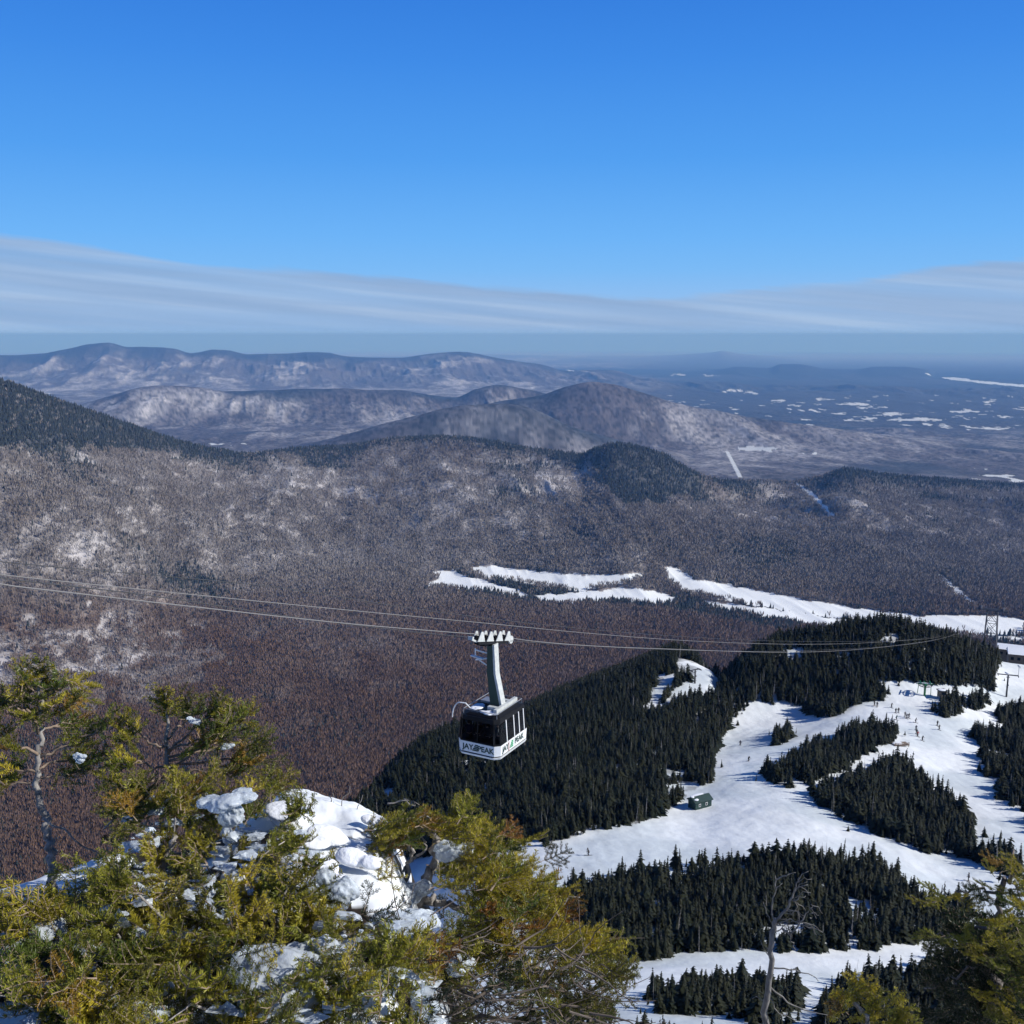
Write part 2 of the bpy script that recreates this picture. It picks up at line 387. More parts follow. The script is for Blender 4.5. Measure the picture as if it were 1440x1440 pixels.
# near slope
fo = forest_at(u, v); rr = rows[zs][:, None] * np.ones(NC)
fo |= (rr > rc[None] + 12) | ((rr < 95) & (u < 700)); OPEN[zs] = ~fo
n1 = fbm(x / 3.2, y / 3.2, 3, 41); dn = fo & (inpoly(u, v, FOREST['spur']) | inpoly(u, v, FOREST['knoll']) | inpoly(u, v, FOREST['diagonal']) | (rr > rc[None] + 12))
packed = sstep(-.3, .35, fbm(x / 26, y / 18, 4, 46) - .1); snw = mix3(SNOW * np.ones(3), np.array([.655, .715, .735]), packed)
c = mix3(snw, DUFF * np.ones(3), np.where(dn, sstep(-.2, .3, n1) * .5, 0.0))
streak = .93 + .075 * fbm(x / 1.5 + y / 25, y / 20 - x / 40, 4, 43) + .05 * fbm(x / 20, y / 9, 3, 44)
groom = .5 + .5 * np.sin(2 * PI * (x + 26 * fbm(x / 120, y / 120, 2, 47) + .35 * y) / 4.6); streak = streak * (1 - .055 * groom * sstep(-.2, .2, fbm(x / 45, y / 45, 2, 48)) * ~fo)
COLR[zs] = c * streak[..., None]; CONF[zs] = fo
# summit: snow, dark duff under the firs
x, y, u, v = X[zn], Y[zn], U[zn], V[zn]
SNOWFG = [[(-40, 1200), (60, 1165), (130, 1140), (165, 1165), (160, 1235), (100, 1250), (40, 1270), (-40, 1285)],
          [(345, 1125), (420, 1130), (480, 1160), (530, 1160), (560, 1200), (530, 1260), (470, 1290), (380, 1285), (330, 1240), (360, 1180)],
          [(-40, 1400), (40, 1395), (60, 1440), (-40, 1480)], [(360, 1380), (470, 1340), (560, 1380), (560, 1440), (420, 1450), (360, 1420)],
          [(270, 1225), (330, 1225), (330, 1275), (270, 1275)], [(440, 1140), (560, 1140), (600, 1320), (480, 1330)]]
s = np.zeros(x.shape, bool)
for p in SNOWFG: s |= (fbm(x / .11, y / .11, 4, 57) > -.16) & inpoly(u + 14 * vn(u / 25., v / 25., 50), v + 10 * vn(u / 25., v / 25., 51), p)
s |= (V[zn] < 1170) & (rows[zn][:, None] < 6)
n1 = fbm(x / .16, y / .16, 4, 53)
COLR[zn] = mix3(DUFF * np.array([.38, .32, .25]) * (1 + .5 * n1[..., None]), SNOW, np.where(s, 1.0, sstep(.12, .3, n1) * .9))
# valley and second ridge
x, y, u, v = X[zm], Y[zm], U[zm], V[zm]; rr = rows[zm][:, None] * np.ones(NC)
md = np.zeros(x.shape, bool); ju = u + 3 * vn(u / 9, v / 4, 60) + 1.5 * vn(u / 3.5, v / 2, 61); jv = v + 1.6 * vn(u / 9, v / 4, 62) + 1.0 * vn(u / 3, v / 2, 63)
for i_, p in enumerate(MEADOWS): md |= inpoly(ju, jv, p) | (inpoly(ju, jv - 3.5, p) if i_ < 3 else (inpoly(ju, jv + 1.2, p) if i_ < 7 else False))
birch_relief = np.clip(.27 + .45 * fbm(x / 260, y / 520, 5, 65, .6) + .50 * spur + .70 * fbm(x / 34, y / 60, 3, 67), 0, 1) * LIG[zm]  # spur term paints relief shading into the birch and snow tone
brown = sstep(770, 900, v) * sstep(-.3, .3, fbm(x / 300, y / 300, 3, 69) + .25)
lightL = inpoly(u + 40 * vn(u / 30, v / 16, 94) + 14 * vn(u / 8, v / 5, 95), v + 26 * vn(u / 40, v / 16, 96) + 8 * vn(u / 9, v / 5, 97), [(-60, 880), (150, 870), (330, 905), (260, 985), (60, 985), (-60, 960)])
birch_relief = np.clip(birch_relief * (1 - .75 * brown), 0, 1)
birch_relief = np.where(lightL, np.maximum(birch_relief, .5 + .8 * fbm(x / 30, y / 30, 3, 68)), birch_relief); brown = np.where(lightL, brown * .3, brown)
cn = CON[zm] + .55 * fbm(x / 240, y / 300, 4, 71)
KNOB = [(825, 640), (845, 625), (880, 615), (930, 630), (965, 655), (990, 682), (985, 700), (930, 706), (880, 706), (850, 690), (832, 668)]
LEFTM = [(-400, 500), (0, 530), (60, 550), (170, 590), (310, 634), (260, 645), (150, 628), (70, 640), (0, 630), (-400, 620)]
ju = u + 8 * vn(u / 14, v / 9, 72); jv = v + 8 * vn(u / 14, v / 9, 73)
cn = np.where(inpoly(ju, jv, KNOB), 1.2, cn); cn = np.where(inpoly(ju, jv, LEFTM), .95, cn)
STRIP = [[(640, 835), (700, 815), (760, 830), (960, 838), (1000, 852), (1150, 878), (1100, 890), (960, 862), (850, 852), (740, 850)], [(1000, 838), (1120, 856), (1290, 876), (1440, 890), (1440, 898), (1290, 886), (1100, 862)], [(1390, 895), (1440, 900), (1440, 915), (1395, 910)]]
for p in STRIP: cn = np.where(inpoly(ju, v, p), .62, cn)
cn = np.where(rr < rc[None] + 650 + 130 * fbm(x / 150, y / 150, 2, 75), np.maximum(cn, .9), cn)
con = sstep(.3, .75, cn); con = np.where(md, 0, con)
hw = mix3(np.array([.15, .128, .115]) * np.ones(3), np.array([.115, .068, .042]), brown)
hw = mix3(hw, np.array([.60, .58, .58]), birch_relief * .85)
c = mix3(hw, np.array([.030, .034, .032]), con * .85)
c = c * (1 + .35 * fbm(x / 22, y / 22, 2, 77))[..., None]
c = np.where(md[..., None], SNOW, c)
COLR[zm] = c; CONF[zm] = con; OPEN[zm] = md; BIR = np.zeros(Z.shape, np.float32); BIR[zm] = birch_relief * (1 - md)
# farther hills and plain
x, y, u, v = X[zf], Y[zf], U[zf], V[zf]; rr = rows[zf][:, None] * np.ones(NC)
light = sstep(-.05, .55, .5 * fbm(x / 800, y / 1600, 5, 81) + .35 * spurF + .4 * fbm(x / 130, y / 260, 4, 83)) * LIG[zf]
cn = sstep(.35, .75, CON[zf] + .5 * fbm(x / 800, y / 1100, 4, 85))
pl = sstep(9000, 13000, rr) * aztab([(4, 0), (10, 1)], az)[None]     # wooded plain on the right
light = light * (1 - .9 * pl)
cn = np.maximum(cn, pl * .75)
WH = [[(655, 585), (680, 575), (735, 578), (740, 595), (700, 612), (670, 605), (655, 598)]]
for p in WH: light = np.where(inpoly(u, v, p), np.maximum(light, .8), light)
hw = mix3(np.array([.095, .085, .090]) * np.ones(3), np.array([.42, .41, .42]), light)
c = mix3(hw, np.array([.024, .032, .040]), cn * .92)
c = c * (1 + .3 * vn(x / 40, y / 40, 87) * (rr < 14000) + .25 * _h((x / 14).astype(np.int64), (y / 40).astype(np.int64), 5) * (rr < 24000))[..., None]
spk = _h((x / 22).astype(np.int64), (y / 34).astype(np.int64), 7); c = c * np.where((spk > .35 + .3 * light) & (rr < 13000), .5, 1.0)[..., None]
fld = np.zeros(x.shape, bool)
ju = u + 5 * vn(u / 8, v / 3, 88); jv = v + 1.3 * vn(u / 6, v / 2.5, 89)
for (a, b, w, h) in [(1065, 631, 34, 4), (1060, 629, 15, 3), (1085, 634, 12, 2), (1030, 550, 20, 2), (1055, 553, 14, 1.5), (1095, 564, 10, 2), (1115, 571, 12, 2.5), (1165, 561, 22, 2), (1205, 568, 32, 2.5), (1225, 573, 25, 2), (1250, 582, 26, 3.5), (1290, 590, 50, 2.5), (1195, 590, 14, 2),
                     (1340, 600, 22, 3), (1385, 602, 40, 3), (1355, 578, 22, 3), (1375, 660, 18, 2), (1400, 671, 42, 4.5), (1430, 675, 20, 4), (1147, 637, 5, 2), (1127, 637, 5, 2), (1240, 557, 14, 1.5), (1000, 528, 14, 1.5), (802, 522, 8, 1.5), (955, 527, 14, 1.5),
                     (1150, 577, 12, 2), (1180, 582, 14, 2), (1310, 597, 20, 2), (1150, 569, 9, 1.5), (1225, 588, 12, 2), (70, 553, 12, 1.5), (745, 546, 4, 1), (320, 625, 30, 2), (1420, 586, 30, 2), (1390, 565, 12, 1.2)]:
    fld |= (((ju - a) / (w * .85)) ** 2 + ((jv - b) / (h * .75)) ** 2 < 1) & (fbm(x / 90, y / 260, 2, 93) > -.06)
for p in MEADOWS[7:8]: fld |= inpoly(u, v, p) & (rr < 8000)
fld &= (rr < 40000)
fld |= (pl > .5) & (v > 556) & (v < 612) & (fbm(x / 130, y / 300, 3, 93) > .58)
lake = inpoly(ju, v, [(1300, 525), (1318, 525), (1345, 530), (1375, 535.5), (1440, 541), (1600, 552), (1600, 554), (1440, 544), (1375, 538.5), (1340, 534), (1315, 529)]) & (rr > 17000) & (rr < 26500)
pale = sstep(29000, 60000, rr) * .42; c = mix3(c, np.array([.48, .53, .58]) * np.ones(3), pale)  # haze put into the snowy far ground colour, paler with distance
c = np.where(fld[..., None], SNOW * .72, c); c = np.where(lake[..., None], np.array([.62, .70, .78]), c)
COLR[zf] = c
COLR = np.clip(COLR, 0, .9)

idx = np.arange(NR * NC).reshape(NR, NC)
q = np.stack([idx[:-1, :-1], idx[:-1, 1:], idx[1:, 1:], idx[1:, :-1]], -1).reshape(-1, 4)[:, ::-1]
me = np_mesh('ground', np.stack([X, Y, Z], -1).reshape(-1, 3), [q], smooth=True, color=COLR.reshape(-1, 3))
m, nt, b = new_mat('ground'); b.inputs['Roughness'].default_value = .85; b.inputs['Specular IOR Level'].default_value = .15
at_ = N(nt, 'ShaderNodeAttribute', attribute_name='tint'); geo = N(nt, 'ShaderNodeNewGeometry')
n1 = N(nt, 'ShaderNodeTexNoise'); n1.inputs['Scale'].default_value = 9.0; n1.inputs['Detail'].default_value = 5
n2 = N(nt, 'ShaderNodeTexNoise'); n2.inputs['Scale'].default_value = .35; n2.inputs['Detail'].default_value = 5
nt.links.new(geo.outputs['Position'], n1.inputs['Vector']); nt.links.new(geo.outputs['Position'], n2.inputs['Vector'])
mr = N(nt, 'ShaderNodeMapRange'); mr.inputs[3].default_value = .86; mr.inputs[4].default_value = 1.08
nt.links.new(n2.outputs['Fac'], mr.inputs[0])
vm = N(nt, 'ShaderNodeVectorMath', operation='SCALE'); nt.links.new(at_.outputs['Color'], vm.inputs[0]); nt.links.new(mr.outputs[0], vm.inputs['Scale'])
nt.links.new(vm.outputs[0], b.inputs['Base Color'])
bp = N(nt, 'ShaderNodeBump'); bp.inputs['Distance'].default_value = .02; bp.inputs['Strength'].default_value = .5; nt.links.new(n1.outputs['Fac'], bp.inputs['Height'])
bp2 = N(nt, 'ShaderNodeBump'); bp2.inputs['Distance'].default_value = .35; bp2.inputs['Strength'].default_value = .75; nt.links.new(n2.outputs['Fac'], bp2.inputs['Height'])
nt.links.new(bp.outputs[0], bp2.inputs['Normal']); nt.links.new(bp2.outputs[0], b.inputs['Normal'])
ground = link_mesh('ground', me, m, kind='structure', label='snowy mountain slopes, wooded valley and far plain')

# ------------------------------------------------------------------ lookups on the sheet
lr = np.log(rows)
def sample(A, xx, yy):
    xx = np.asarray(xx, float); yy = np.asarray(yy, float)
    fr = np.interp(np.hypot(xx, yy), rows, np.arange(NR)); fa = np.interp(np.arctan2(xx, yy), az, np.arange(NC))
    i = np.clip(fr.astype(int), 0, NR - 2); j = np.clip(fa.astype(int), 0, NC - 2); s = fr - i; t = fa - j
    return (A[i, j] * (1 - t) + A[i, j + 1] * t) * (1 - s) + (A[i + 1, j] * (1 - t) + A[i + 1, j + 1] * t) * s
def hit(u, v, off=0.0, r0=1.0, r1=20000.):
    """first point where the sight line comes within off of the ground"""
    x, y, z = [float(q) for q in ray(u, v)]; h = math.hypot(x, y)
    rs = rows[(rows >= r0) & (rows <= r1)]
    xs, ys, zs_ = x / h * rs, y / h * rs, z / h * rs
    g = sample(Z, xs, ys) + off
    k = np.nonzero(zs_ <= g)[0]
    if not len(k): return None
    k = k[0]
    return Vector((xs[k], ys[k], g[k] - off))
# ================================================================== TREES
def tri_cloud_mesh(name, V, Fc, col=None, smooth=False): return np_mesh(name, V, [Fc], smooth, col)

def spruce_parts(seed, levels=15, rad=.17, bare=.08, lean=.0, thin=0.0):
    """one unit-high narrow spruce: (crown verts, faces), (trunk verts, faces)"""
    g = np.random.default_rng(seed); V, Fc = [], []
    def tri(a, b, c): n = len(V); V.extend([a, b, c]); Fc.append((n, n + 1, n + 2))
    off = lambda t: np.array([lean * t * t, 0, 0])
    for L in range(levels):
        t = bare + (1 - bare) * (L + .3 * g.random()) / levels
        r = rad * (1 - t) ** .75 * (.8 + .45 * g.random()) + .012
        nb = int(8 - 3.5 * t); a0 = g.random() * 6.28
        for k in range(nb):
            if g.random() < thin: continue
            a = a0 + k * 6.283 / nb + g.normal() * .2; rr = r * (.6 + .65 * g.random())
            d = np.array([math.cos(a), math.sin(a), 0]); p = np.array([-d[1], d[0], 0])
            dr = rr * (.25 + .35 * g.random()); c = off(t) + np.array([0, 0, t])
            for s, (f, wd) in enumerate(((1.0, .30), (.72, .42), (.45, .36))):
                w = p * rr * wd * (1 if s != 1 else g.choice([-1, 1]) * .6)
                root = c + np.array([0, 0, .035 * (1 - s * .4)]); tip = c + d * rr * f + np.array([0, 0, -dr * f]) + p * rr * .22 * g.normal()
                mid = c + d * rr * f * .55 + np.array([0, 0, .012 - dr * f * .35])
                tri(root, mid + w - [0, 0, .014], tip); tri(root, tip, mid - w - [0, 0, .014])
    tri(off(.95) + np.array([-.008, 0, .93]), off(.95) + np.array([.008, .004, .93]), off(1) + np.array([0, 0, 1.0]))
    tv, tf = [], []
    for i, (zz, r) in enumerate(((-.06, .016), (.35, .012), (.75, .006), (.98, .001))):
        for k in range(5):
            a = 6.283 * k / 5; tv.append(off(max(zz, 0)) + np.array([math.cos(a) * r, math.sin(a) * r, zz]))
    for i in range(3):
        for k in range(5):
            tf += [(i * 5 + k, i * 5 + (k + 1) % 5, (i + 1) * 5 + (k + 1) % 5), (i * 5 + k, (i + 1) * 5 + (k + 1) % 5, (i + 1) * 5 + k)]
    return (np.array(V), np.array(Fc)), (np.array(tv), np.array(tf))

def foliage_mat(name, c0, c1, rough=.7):
    m, nt, b = new_mat(name); oi = N(nt, 'ShaderNodeObjectInfo'); mx = N(nt, 'ShaderNodeMix', data_type='RGBA')
    nt.links.new(oi.outputs['Random'], mx.inputs[0]); mx.inputs[6].default_value = (*c0, 1); mx.inputs[7].default_value = (*c1, 1)
    geo = N(nt, 'ShaderNodeTexCoord'); no = N(nt, 'ShaderNodeTexNoise'); no.inputs['Scale'].default_value = 9
    nt.links.new(geo.outputs['Object'], no.inputs['Vector'])
    mr = N(nt, 'ShaderNodeMapRange'); mr.inputs[1].default_value = .35; mr.inputs[2].default_value = .65; mr.inputs[3].default_value = .6; mr.inputs[4].default_value = 1.5
    nt.links.new(no.outputs['Fac'], mr.inputs[0]); sc = N(nt, 'ShaderNodeVectorMath', operation='SCALE')
    nt.links.new(mx.outputs[2], sc.inputs[0]); nt.links.new(mr.outputs[0], sc.inputs['Scale']); nt.links.new(sc.outputs[0], b.inputs['Base Color'])
    b.inputs['Roughness'].default_value = rough; b.inputs['Specular IOR Level'].default_value = .2
    return m
M_SPR = foliage_mat('spruce_needles', (.007, .012, .006), (.019, .021, .009))
M_BARK = mat('spruce_bark', (.16, .14, .125), .9, var=.3, scale=30)
M_DEADW = mat('dead_wood', (.30, .285, .27), .9, var=.35, scale=20)

VAR = [spruce_parts(100 + i, levels=[15, 13, 16, 14, 12, 15][i], rad=[.28, .33, .24, .30, .36, .22][i], bare=[.08, .1, .2, .06, .05, .3][i], lean=[0, .03, -.03, .02, 0, .05][i], thin=[.05, .1, .15, .0, .05, .25][i]) for i in range(6)]
crown_me, trunk_me = [], []
for (cv_, cf_), (tv_, tf_) in VAR:
    a = tri_cloud_mesh('crown', cv_, cf_); a.materials.append(M_SPR); crown_me.append(a)
    b_ = tri_cloud_mesh('trunk', tv_, tf_); b_.materials.append(M_BARK); trunk_me.append(b_)
# a bare dead stem among the living ones
g = MB(); g.tube([(0, 0, -.05), (.01, 0, .5), (.0, .01, 1)], [.014, .010, .002], 5)
for i in range(16):
    t = .25 + .045 * i; a = i * 2.4; l = .13 * (1.05 - t)
    g.tube([(0, 0, t), (math.cos(a) * l, math.sin(a) * l, t + .03 - .04 * (i % 3))], [.004, .001], 3)
dead_me = g.mesh('dead_stem'); dead_me.materials.append(M_DEADW)

# joined prototypes for the mass
protos = bpy.data.collections.new('spruce_kinds')
for i, ((cv_, cf_), (tv_, tf_)) in enumerate(VAR):
    me_ = np_mesh('spruce', np.concatenate([cv_, tv_]), [np.concatenate([cf_, tf_ + len(cv_)])], mat_idx=np.concatenate([np.zeros(len(cf_)), np.ones(len(tf_))]))
    me_.materials.append(M_SPR); me_.materials.append(M_BARK)
    protos.objects.link(bpy.data.objects.new('spruce_kind', me_))
protos.objects.link(bpy.data.objects.new('dead_stem_kind', dead_me))

# positions: jittered grid over the near slope, kept where the cover is forest
sp = 1.3
gx, gy = np.meshgrid(np.arange(-240, 300, sp), np.arange(60, 640, sp)); gx = gx.ravel(); gy = gy.ravel()
gx = gx + rng.uniform(-.6, .6, len(gx)); gy = gy + rng.uniform(-.6, .6, len(gy))
rr = np.hypot(gx, gy); aa = np.arctan2(gx, gy); gz = sample(Z, gx, gy); uu, vv = project(gx, gy, gz)
crn = np.interp(aa, az, rc)
ok = (np.abs(aa) < R(31)) & (rr > 66) & (rr < crn + 160)
ju = uu + 3 * vn(uu / 5, vv / 4, 97); jv = vv + 2 * vn(uu / 5, vv / 4, 98)
inf = np.zeros(len(gx), bool); stand = np.zeros(len(gx), int)
for i, (k_, p_) in enumerate(FOREST.items()):
    q_ = inpoly(ju, jv, p_); stand[q_ & ~inf] = i; inf |= q_
j2 = uu + 13 * rng.normal(size=len(uu)); j3 = vv + 6 * rng.normal(size=len(uu)); stray = np.zeros(len(uu), bool)
for i, p_ in enumerate(FOREST.values()):
    q_ = inpoly(j2, j3, p_) & (rng.random(len(uu)) < .06); stand[q_ & ~inf] = i; stray |= q_
stray &= ~inf; inf |= stray
for p_ in CUTS: inf &= ~inpoly(uu, vv, p_)
hidden_side = (rr > crn + 8)
inf |= hidden_side & (aa < R(25))
inf &= ~((rr > crn - 5) & (uu > 950) & (uu < 1004) & (rr < crn + 25))
keep = ok & inf
names = list(FOREST)
dens = fbm(gx / 9, gy / 9, 3, 99)
sparse = np.isin(stand, [names.index('east'), names.index('wedge'), names.index('booth')])
east_in = sparse & (((stand == names.index('east')) & (uu < 1440 - .0 * vv) & (uu - 1360 < (vv - 1000) * .45 + 38)) | ((stand == names.index('wedge')) & (uu > 1370)))
keep &= np.where(east_in, dens > .13, dens > -.42)
edge = ~forest_at(uu, vv + 5, 1.0)
hidc = np.maximum.accumulate(np.maximum(Z / rows[:, None], -9), axis=0)
gx, gy, gz, rr, uu, vv, stand, edge, dens = [q_[keep] for q_ in (gx, gy, gz, rr, uu, vv, stand, edge, dens)]; stray = stray[keep]
hh = np.interp(rr, [90, 160, 230, 300, 420, 560], [2.4, 3.0, 3.7, 3.6, 3.9, 6.0]) * np.clip(1 + .33 * rng.normal(size=len(gx)) + .45 * dens, .35, 1.8)
hh = np.where(stand == names.index('low2'), hh * .8, hh); hh = np.where(stray, hh * rng.uniform(.3, .8, len(hh)), hh)
kind_ = rng.integers(0, 6, len(gx)); kind_ = np.where(rng.random(len(gx)) < .075, 6, kind_)
fat = np.clip(1 + .28 * rng.normal(size=len(gx)), .55, 1.8); rot_ = rng.uniform(0, 6.283, len(gx)); tx_ = rng.normal(size=len(gx)) * .04; ty_ = rng.normal(size=len(gx)) * .04

# the 300 that show largest stand as trees of their own
vis = (uu > 5) & (uu < 1435) & (vv - hh * 1300 / rr > 0) & ((uu > 905) | (vv < 1120)) & (vv < 1450) & (kind_ < 6) & ~((uu > 1290) & (vv > 1210)) & (rr < np.interp(np.arctan2(gx, gy), az, rc)) & ~((np.abs(uu - 1090) < 14) & (vv > 1240))
score = np.where(vis, hh / rr * (1 + .9 * edge) - .0 * vv, 0); pick = np.argsort(-score)[:300]
isp = np.zeros(len(gx), bool); isp[pick] = True
STAND_LABEL = {
 'low': 'small dark spruce in the low island of trees right behind the grey dead snag',
 'low2': 'small dark spruce in the lowest clump, below the narrow snow lane',
 'corner': 'dark spruce in the stand under the lower snow lane, beside the golden fir tips',
 'big': 'dark spruce in the long stand between the two lower snow runs',
 'wedge': 'dark spruce in the wedge of forest between the steep run and the crossing run',
 'spur': 'dark spruce on the wooded spur above the green hut',
 'east': 'dark spruce on the snowy slope right of the steep run',
 'diagonal': 'dark spruce in the slanting island of trees in the middle of the ski runs',
 'patch': 'dark spruce in the tiny clump in the middle of the upper run', 'knoll': 'dark spruce on the round wooded knoll',
 'booth': 'dark spruce in the small clump below the wooden booth', 'booth2': 'dark spruce in the second small clump right of the wooden booth'}
for i in pick:
    nm = names[stand[i]]
    t_ = empty('spruce_tree', (gx[i], gy[i], gz[i]), 0, label=STAND_LABEL[nm], cat='tree', group='spruces: ' + STAND_LABEL[nm][12:])
    t_.rotation_euler = (tx_[i], ty_[i], rot_[i]); t_.scale = (hh[i] * fat[i], hh[i] * fat[i], hh[i])
    for me_, nn in ((crown_me[kind_[i]], 'crown'), (trunk_me[kind_[i]], 'trunk')):
        o = bpy.data.objects.new(nn, me_); COL.objects.link(o); o.parent = t_

m_ = ~isp
def scatter(name, P, rot, scl, kind, coll, label):
    me_ = bpy.data.meshes.new(name); me_.vertices.add(len(P)); me_.vertices.foreach_set('co', P.astype(np.float32).ravel())
    a = me_.attributes.new('rot', 'FLOAT_VECTOR', 'POINT'); a.data.foreach_set('vector', rot.astype(np.float32).ravel())
    a = me_.attributes.new('size', 'FLOAT_VECTOR', 'POINT'); a.data.foreach_set('vector', scl.astype(np.float32).ravel())
    a = me_.attributes.new('sort', 'INT', 'POINT'); a.data.foreach_set('value', kind.astype(np.int32))
    o = bpy.data.objects.new(name, me_); COL.objects.link(o)
    ng = bpy.data.node_groups.new(name, 'GeometryNodeTree')
    ng.interface.new_socket('Geometry', in_out='INPUT', socket_type='NodeSocketGeometry'); ng.interface.new_socket('Geometry', in_out='OUTPUT', socket_type='NodeSocketGeometry')
    gi = ng.nodes.new('NodeGroupInput'); go = ng.nodes.new('NodeGroupOutput'); ip = ng.nodes.new('GeometryNodeInstanceOnPoints')
    ci = ng.nodes.new('GeometryNodeCollectionInfo'); ci.inputs['Collection'].default_value = coll; ci.inputs['Separate Children'].default_value = True; ci.inputs['Reset Children'].default_value = True
    L = ng.links.new; L(gi.outputs[0], ip.inputs['Points']); L(ci.outputs[0], ip.inputs['Instance']); ip.inputs['Pick Instance'].default_value = True
    def na(nm, ty):
        n = ng.nodes.new('GeometryNodeInputNamedAttribute'); n.data_type = ty; n.inputs['Name'].default_value = nm; return n.outputs['Attribute']
    L(na('sort', 'INT'), ip.inputs['Instance Index']); L(na('rot', 'FLOAT_VECTOR'), ip.inputs['Rotation']); L(na('size', 'FLOAT_VECTOR'), ip.inputs['Scale'])
    L(ip.outputs[0], go.inputs[0])
    md_ = o.modifiers.new('scatter', 'NODES'); md_.node_group = ng
    return setp(o, label=label, kind='stuff')
# collection children come sorted by name: dead_stem_kind first
scatter('spruce_forest', np.stack([gx, gy, gz], 1)[m_], np.stack([tx_, ty_, rot_], 1)[m_], np.stack([hh * fat, hh * fat, hh], 1)[m_], ((kind_ + 1) % 7)[m_], protos, 'dense dark spruce forest on the spur, the knoll and between the ski runs')
NEAR_TREES = int(m_.sum())

# ------------------------------------------------------------------ the far wood: bare hardwoods and small conifers over the valley and the second ridge
def far_points(n, r0, r1):
    r = np.sqrt(rng.uniform(r0 * r0, r1 * r1, n)); a = rng.uniform(-R(29), R(29), n)
    return r * np.sin(a), r * np.cos(a), r, a
def far_wood(n, r0, r1):
    x, y, r, a = far_points(n, r0, r1); z = sample(Z, x, y); con = sample(CONF, x, y); op = sample(OPEN, x, y)
    ang = sample(hidc, x, y); vis = (z + 22) / r > ang - .0008
    edge_r = np.interp(a, az, r2) + 60
    bi = sample(BIR, x, y)
    k = vis & (op < .3) & (r < edge_r) & (rng.random(n) > .72 * bi * (r > 1500) + .12)
    return x[k], y[k], z[k], r[k], con[k], bi[k]
x, y, z, r, con, bir = [np.concatenate(q_) for q_ in zip(far_wood(26000, 480, 800), far_wood(150000, 800, 2000), far_wood(190000, 2000, 3400), far_wood(160000, 3400, 4900))]
isc = (r < 820) | (rng.random(len(x)) < np.clip(.022 + con * 1.0, 0, .95))
def batch(V0, F0, x, y, z, rot, sx_, sz_, jitter=None):
    c, s = np.cos(rot), np.sin(rot); n = len(x)
    V = np.empty((n, len(V0), 3), np.float32)
    V[..., 0] = (V0[None, :, 0] * c[:, None] - V0[None, :, 1] * s[:, None]) * sx_[:, None] + x[:, None]
    V[..., 1] = (V0[None, :, 0] * s[:, None] + V0[None, :, 1] * c[:, None]) * sx_[:, None] + y[:, None]
    V[..., 2] = V0[None, :, 2] * sz_[:, None] + z[:, None]
    Fc = (F0[None] + (np.arange(n) * len(V0))[:, None, None]).reshape(-1, F0.shape[1])
    return V.reshape(-1, 3), Fc
# conifer: two stacked ragged cones
cvv = []; cff = []
for (zb, zt, rb, ph) in ((.05, .62, .22, 0), (.35, 1.0, .15, .6)):
    b0 = len(cvv)
    for k in range(5): a = ph + k * 6.283 / 5; cvv.append((math.cos(a) * rb * (1 + .3 * (k % 2)), math.sin(a) * rb, zb + .05 * (k % 2)))
    cvv.append((0, 0, zt)); cff += [(b0 + k, b0 + (k + 1) % 5, b0 + 5) for k in range(5)]
m_c = isc; n = int(m_c.sum()); hc = np.clip(rng.normal(1, .27, n), .4, 1.8) * np.interp(r[m_c], [500, 900, 2500], [4.5, 7.0, 12])
V_, F_ = batch(np.array(cvv), np.array(cff), x[m_c], y[m_c], z[m_c], rng.uniform(0, 6.28, n), hc * rng.uniform(.8, 1.3, n), hc)
M_FC = foliage_mat('far_conifer_needles', (.028, .034, .030), (.028, .034, .030))
link_mesh('conifer_woods', np_mesh('conifer_woods', V_, [F_]), M_FC, kind='stuff', label='small dark conifers scattered over the valley and the second ridge')
# bare hardwood: four thin upright limbs leaving gaps
hv = []; hf = []
for (a, rr_, z0, z1, w) in ((0, .00, -.03, 1.0, .035), (.6, .16, .3, .93, .05), (2.7, .15, .35, .88, .05), (4.4, .17, .28, .95, .05)):
    ca, sa = math.cos(a), math.sin(a); b0 = len(hv)
    hv += [(ca * rr_ * .2 - w * sa * .5, sa * rr_ * .2 + w * ca * .5, z0), (ca * rr_ * .2 + w * sa * .5, sa * rr_ * .2 - w * ca * .5, z0), (ca * rr_ * 1.0 + w * ca, sa * rr_ + w * sa, z0 + (z1 - z0) * .6), (ca * rr_ * 1.1, sa * rr_ * 1.1, z1)]
    hf += [(b0, b0 + 1, b0 + 3), (b0 + 1, b0 + 2, b0 + 3), (b0 + 2, b0, b0 + 3)]
m_h = ~isc; n = int(m_h.sum()); hc = np.clip(rng.normal(1, .2, n), .5, 1.5) * np.interp(r[m_h], [1200, 2500], [9.5, 13.5])
V_, F_ = batch(np.array(hv), np.array(hf), x[m_h], y[m_h], z[m_h], rng.uniform(0, 6.28, n), hc * rng.uniform(1.0, 1.6, n), hc)
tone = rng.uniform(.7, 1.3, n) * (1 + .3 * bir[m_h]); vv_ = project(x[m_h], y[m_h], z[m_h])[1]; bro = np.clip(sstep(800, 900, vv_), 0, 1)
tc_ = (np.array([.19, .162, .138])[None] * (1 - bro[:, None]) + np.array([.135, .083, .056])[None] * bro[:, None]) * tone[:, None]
bk_ = (bir[m_h] * .75)[:, None]; tc_ = tc_ * (1 - bk_) + np.array([.30, .285, .275])[None] * bk_
tc_ = np.repeat(tc_, len(hv), 0)
M_HW, nt_, b_ = new_mat('bare_hardwood_bark'); a_ = N(nt_, 'ShaderNodeAttribute', attribute_name='tint'); nt_.links.new(a_.outputs['Color'], b_.inputs['Base Color']); b_.inputs['Roughness'].default_value = .9; b_.inputs['Specular IOR Level'].default_value = .1
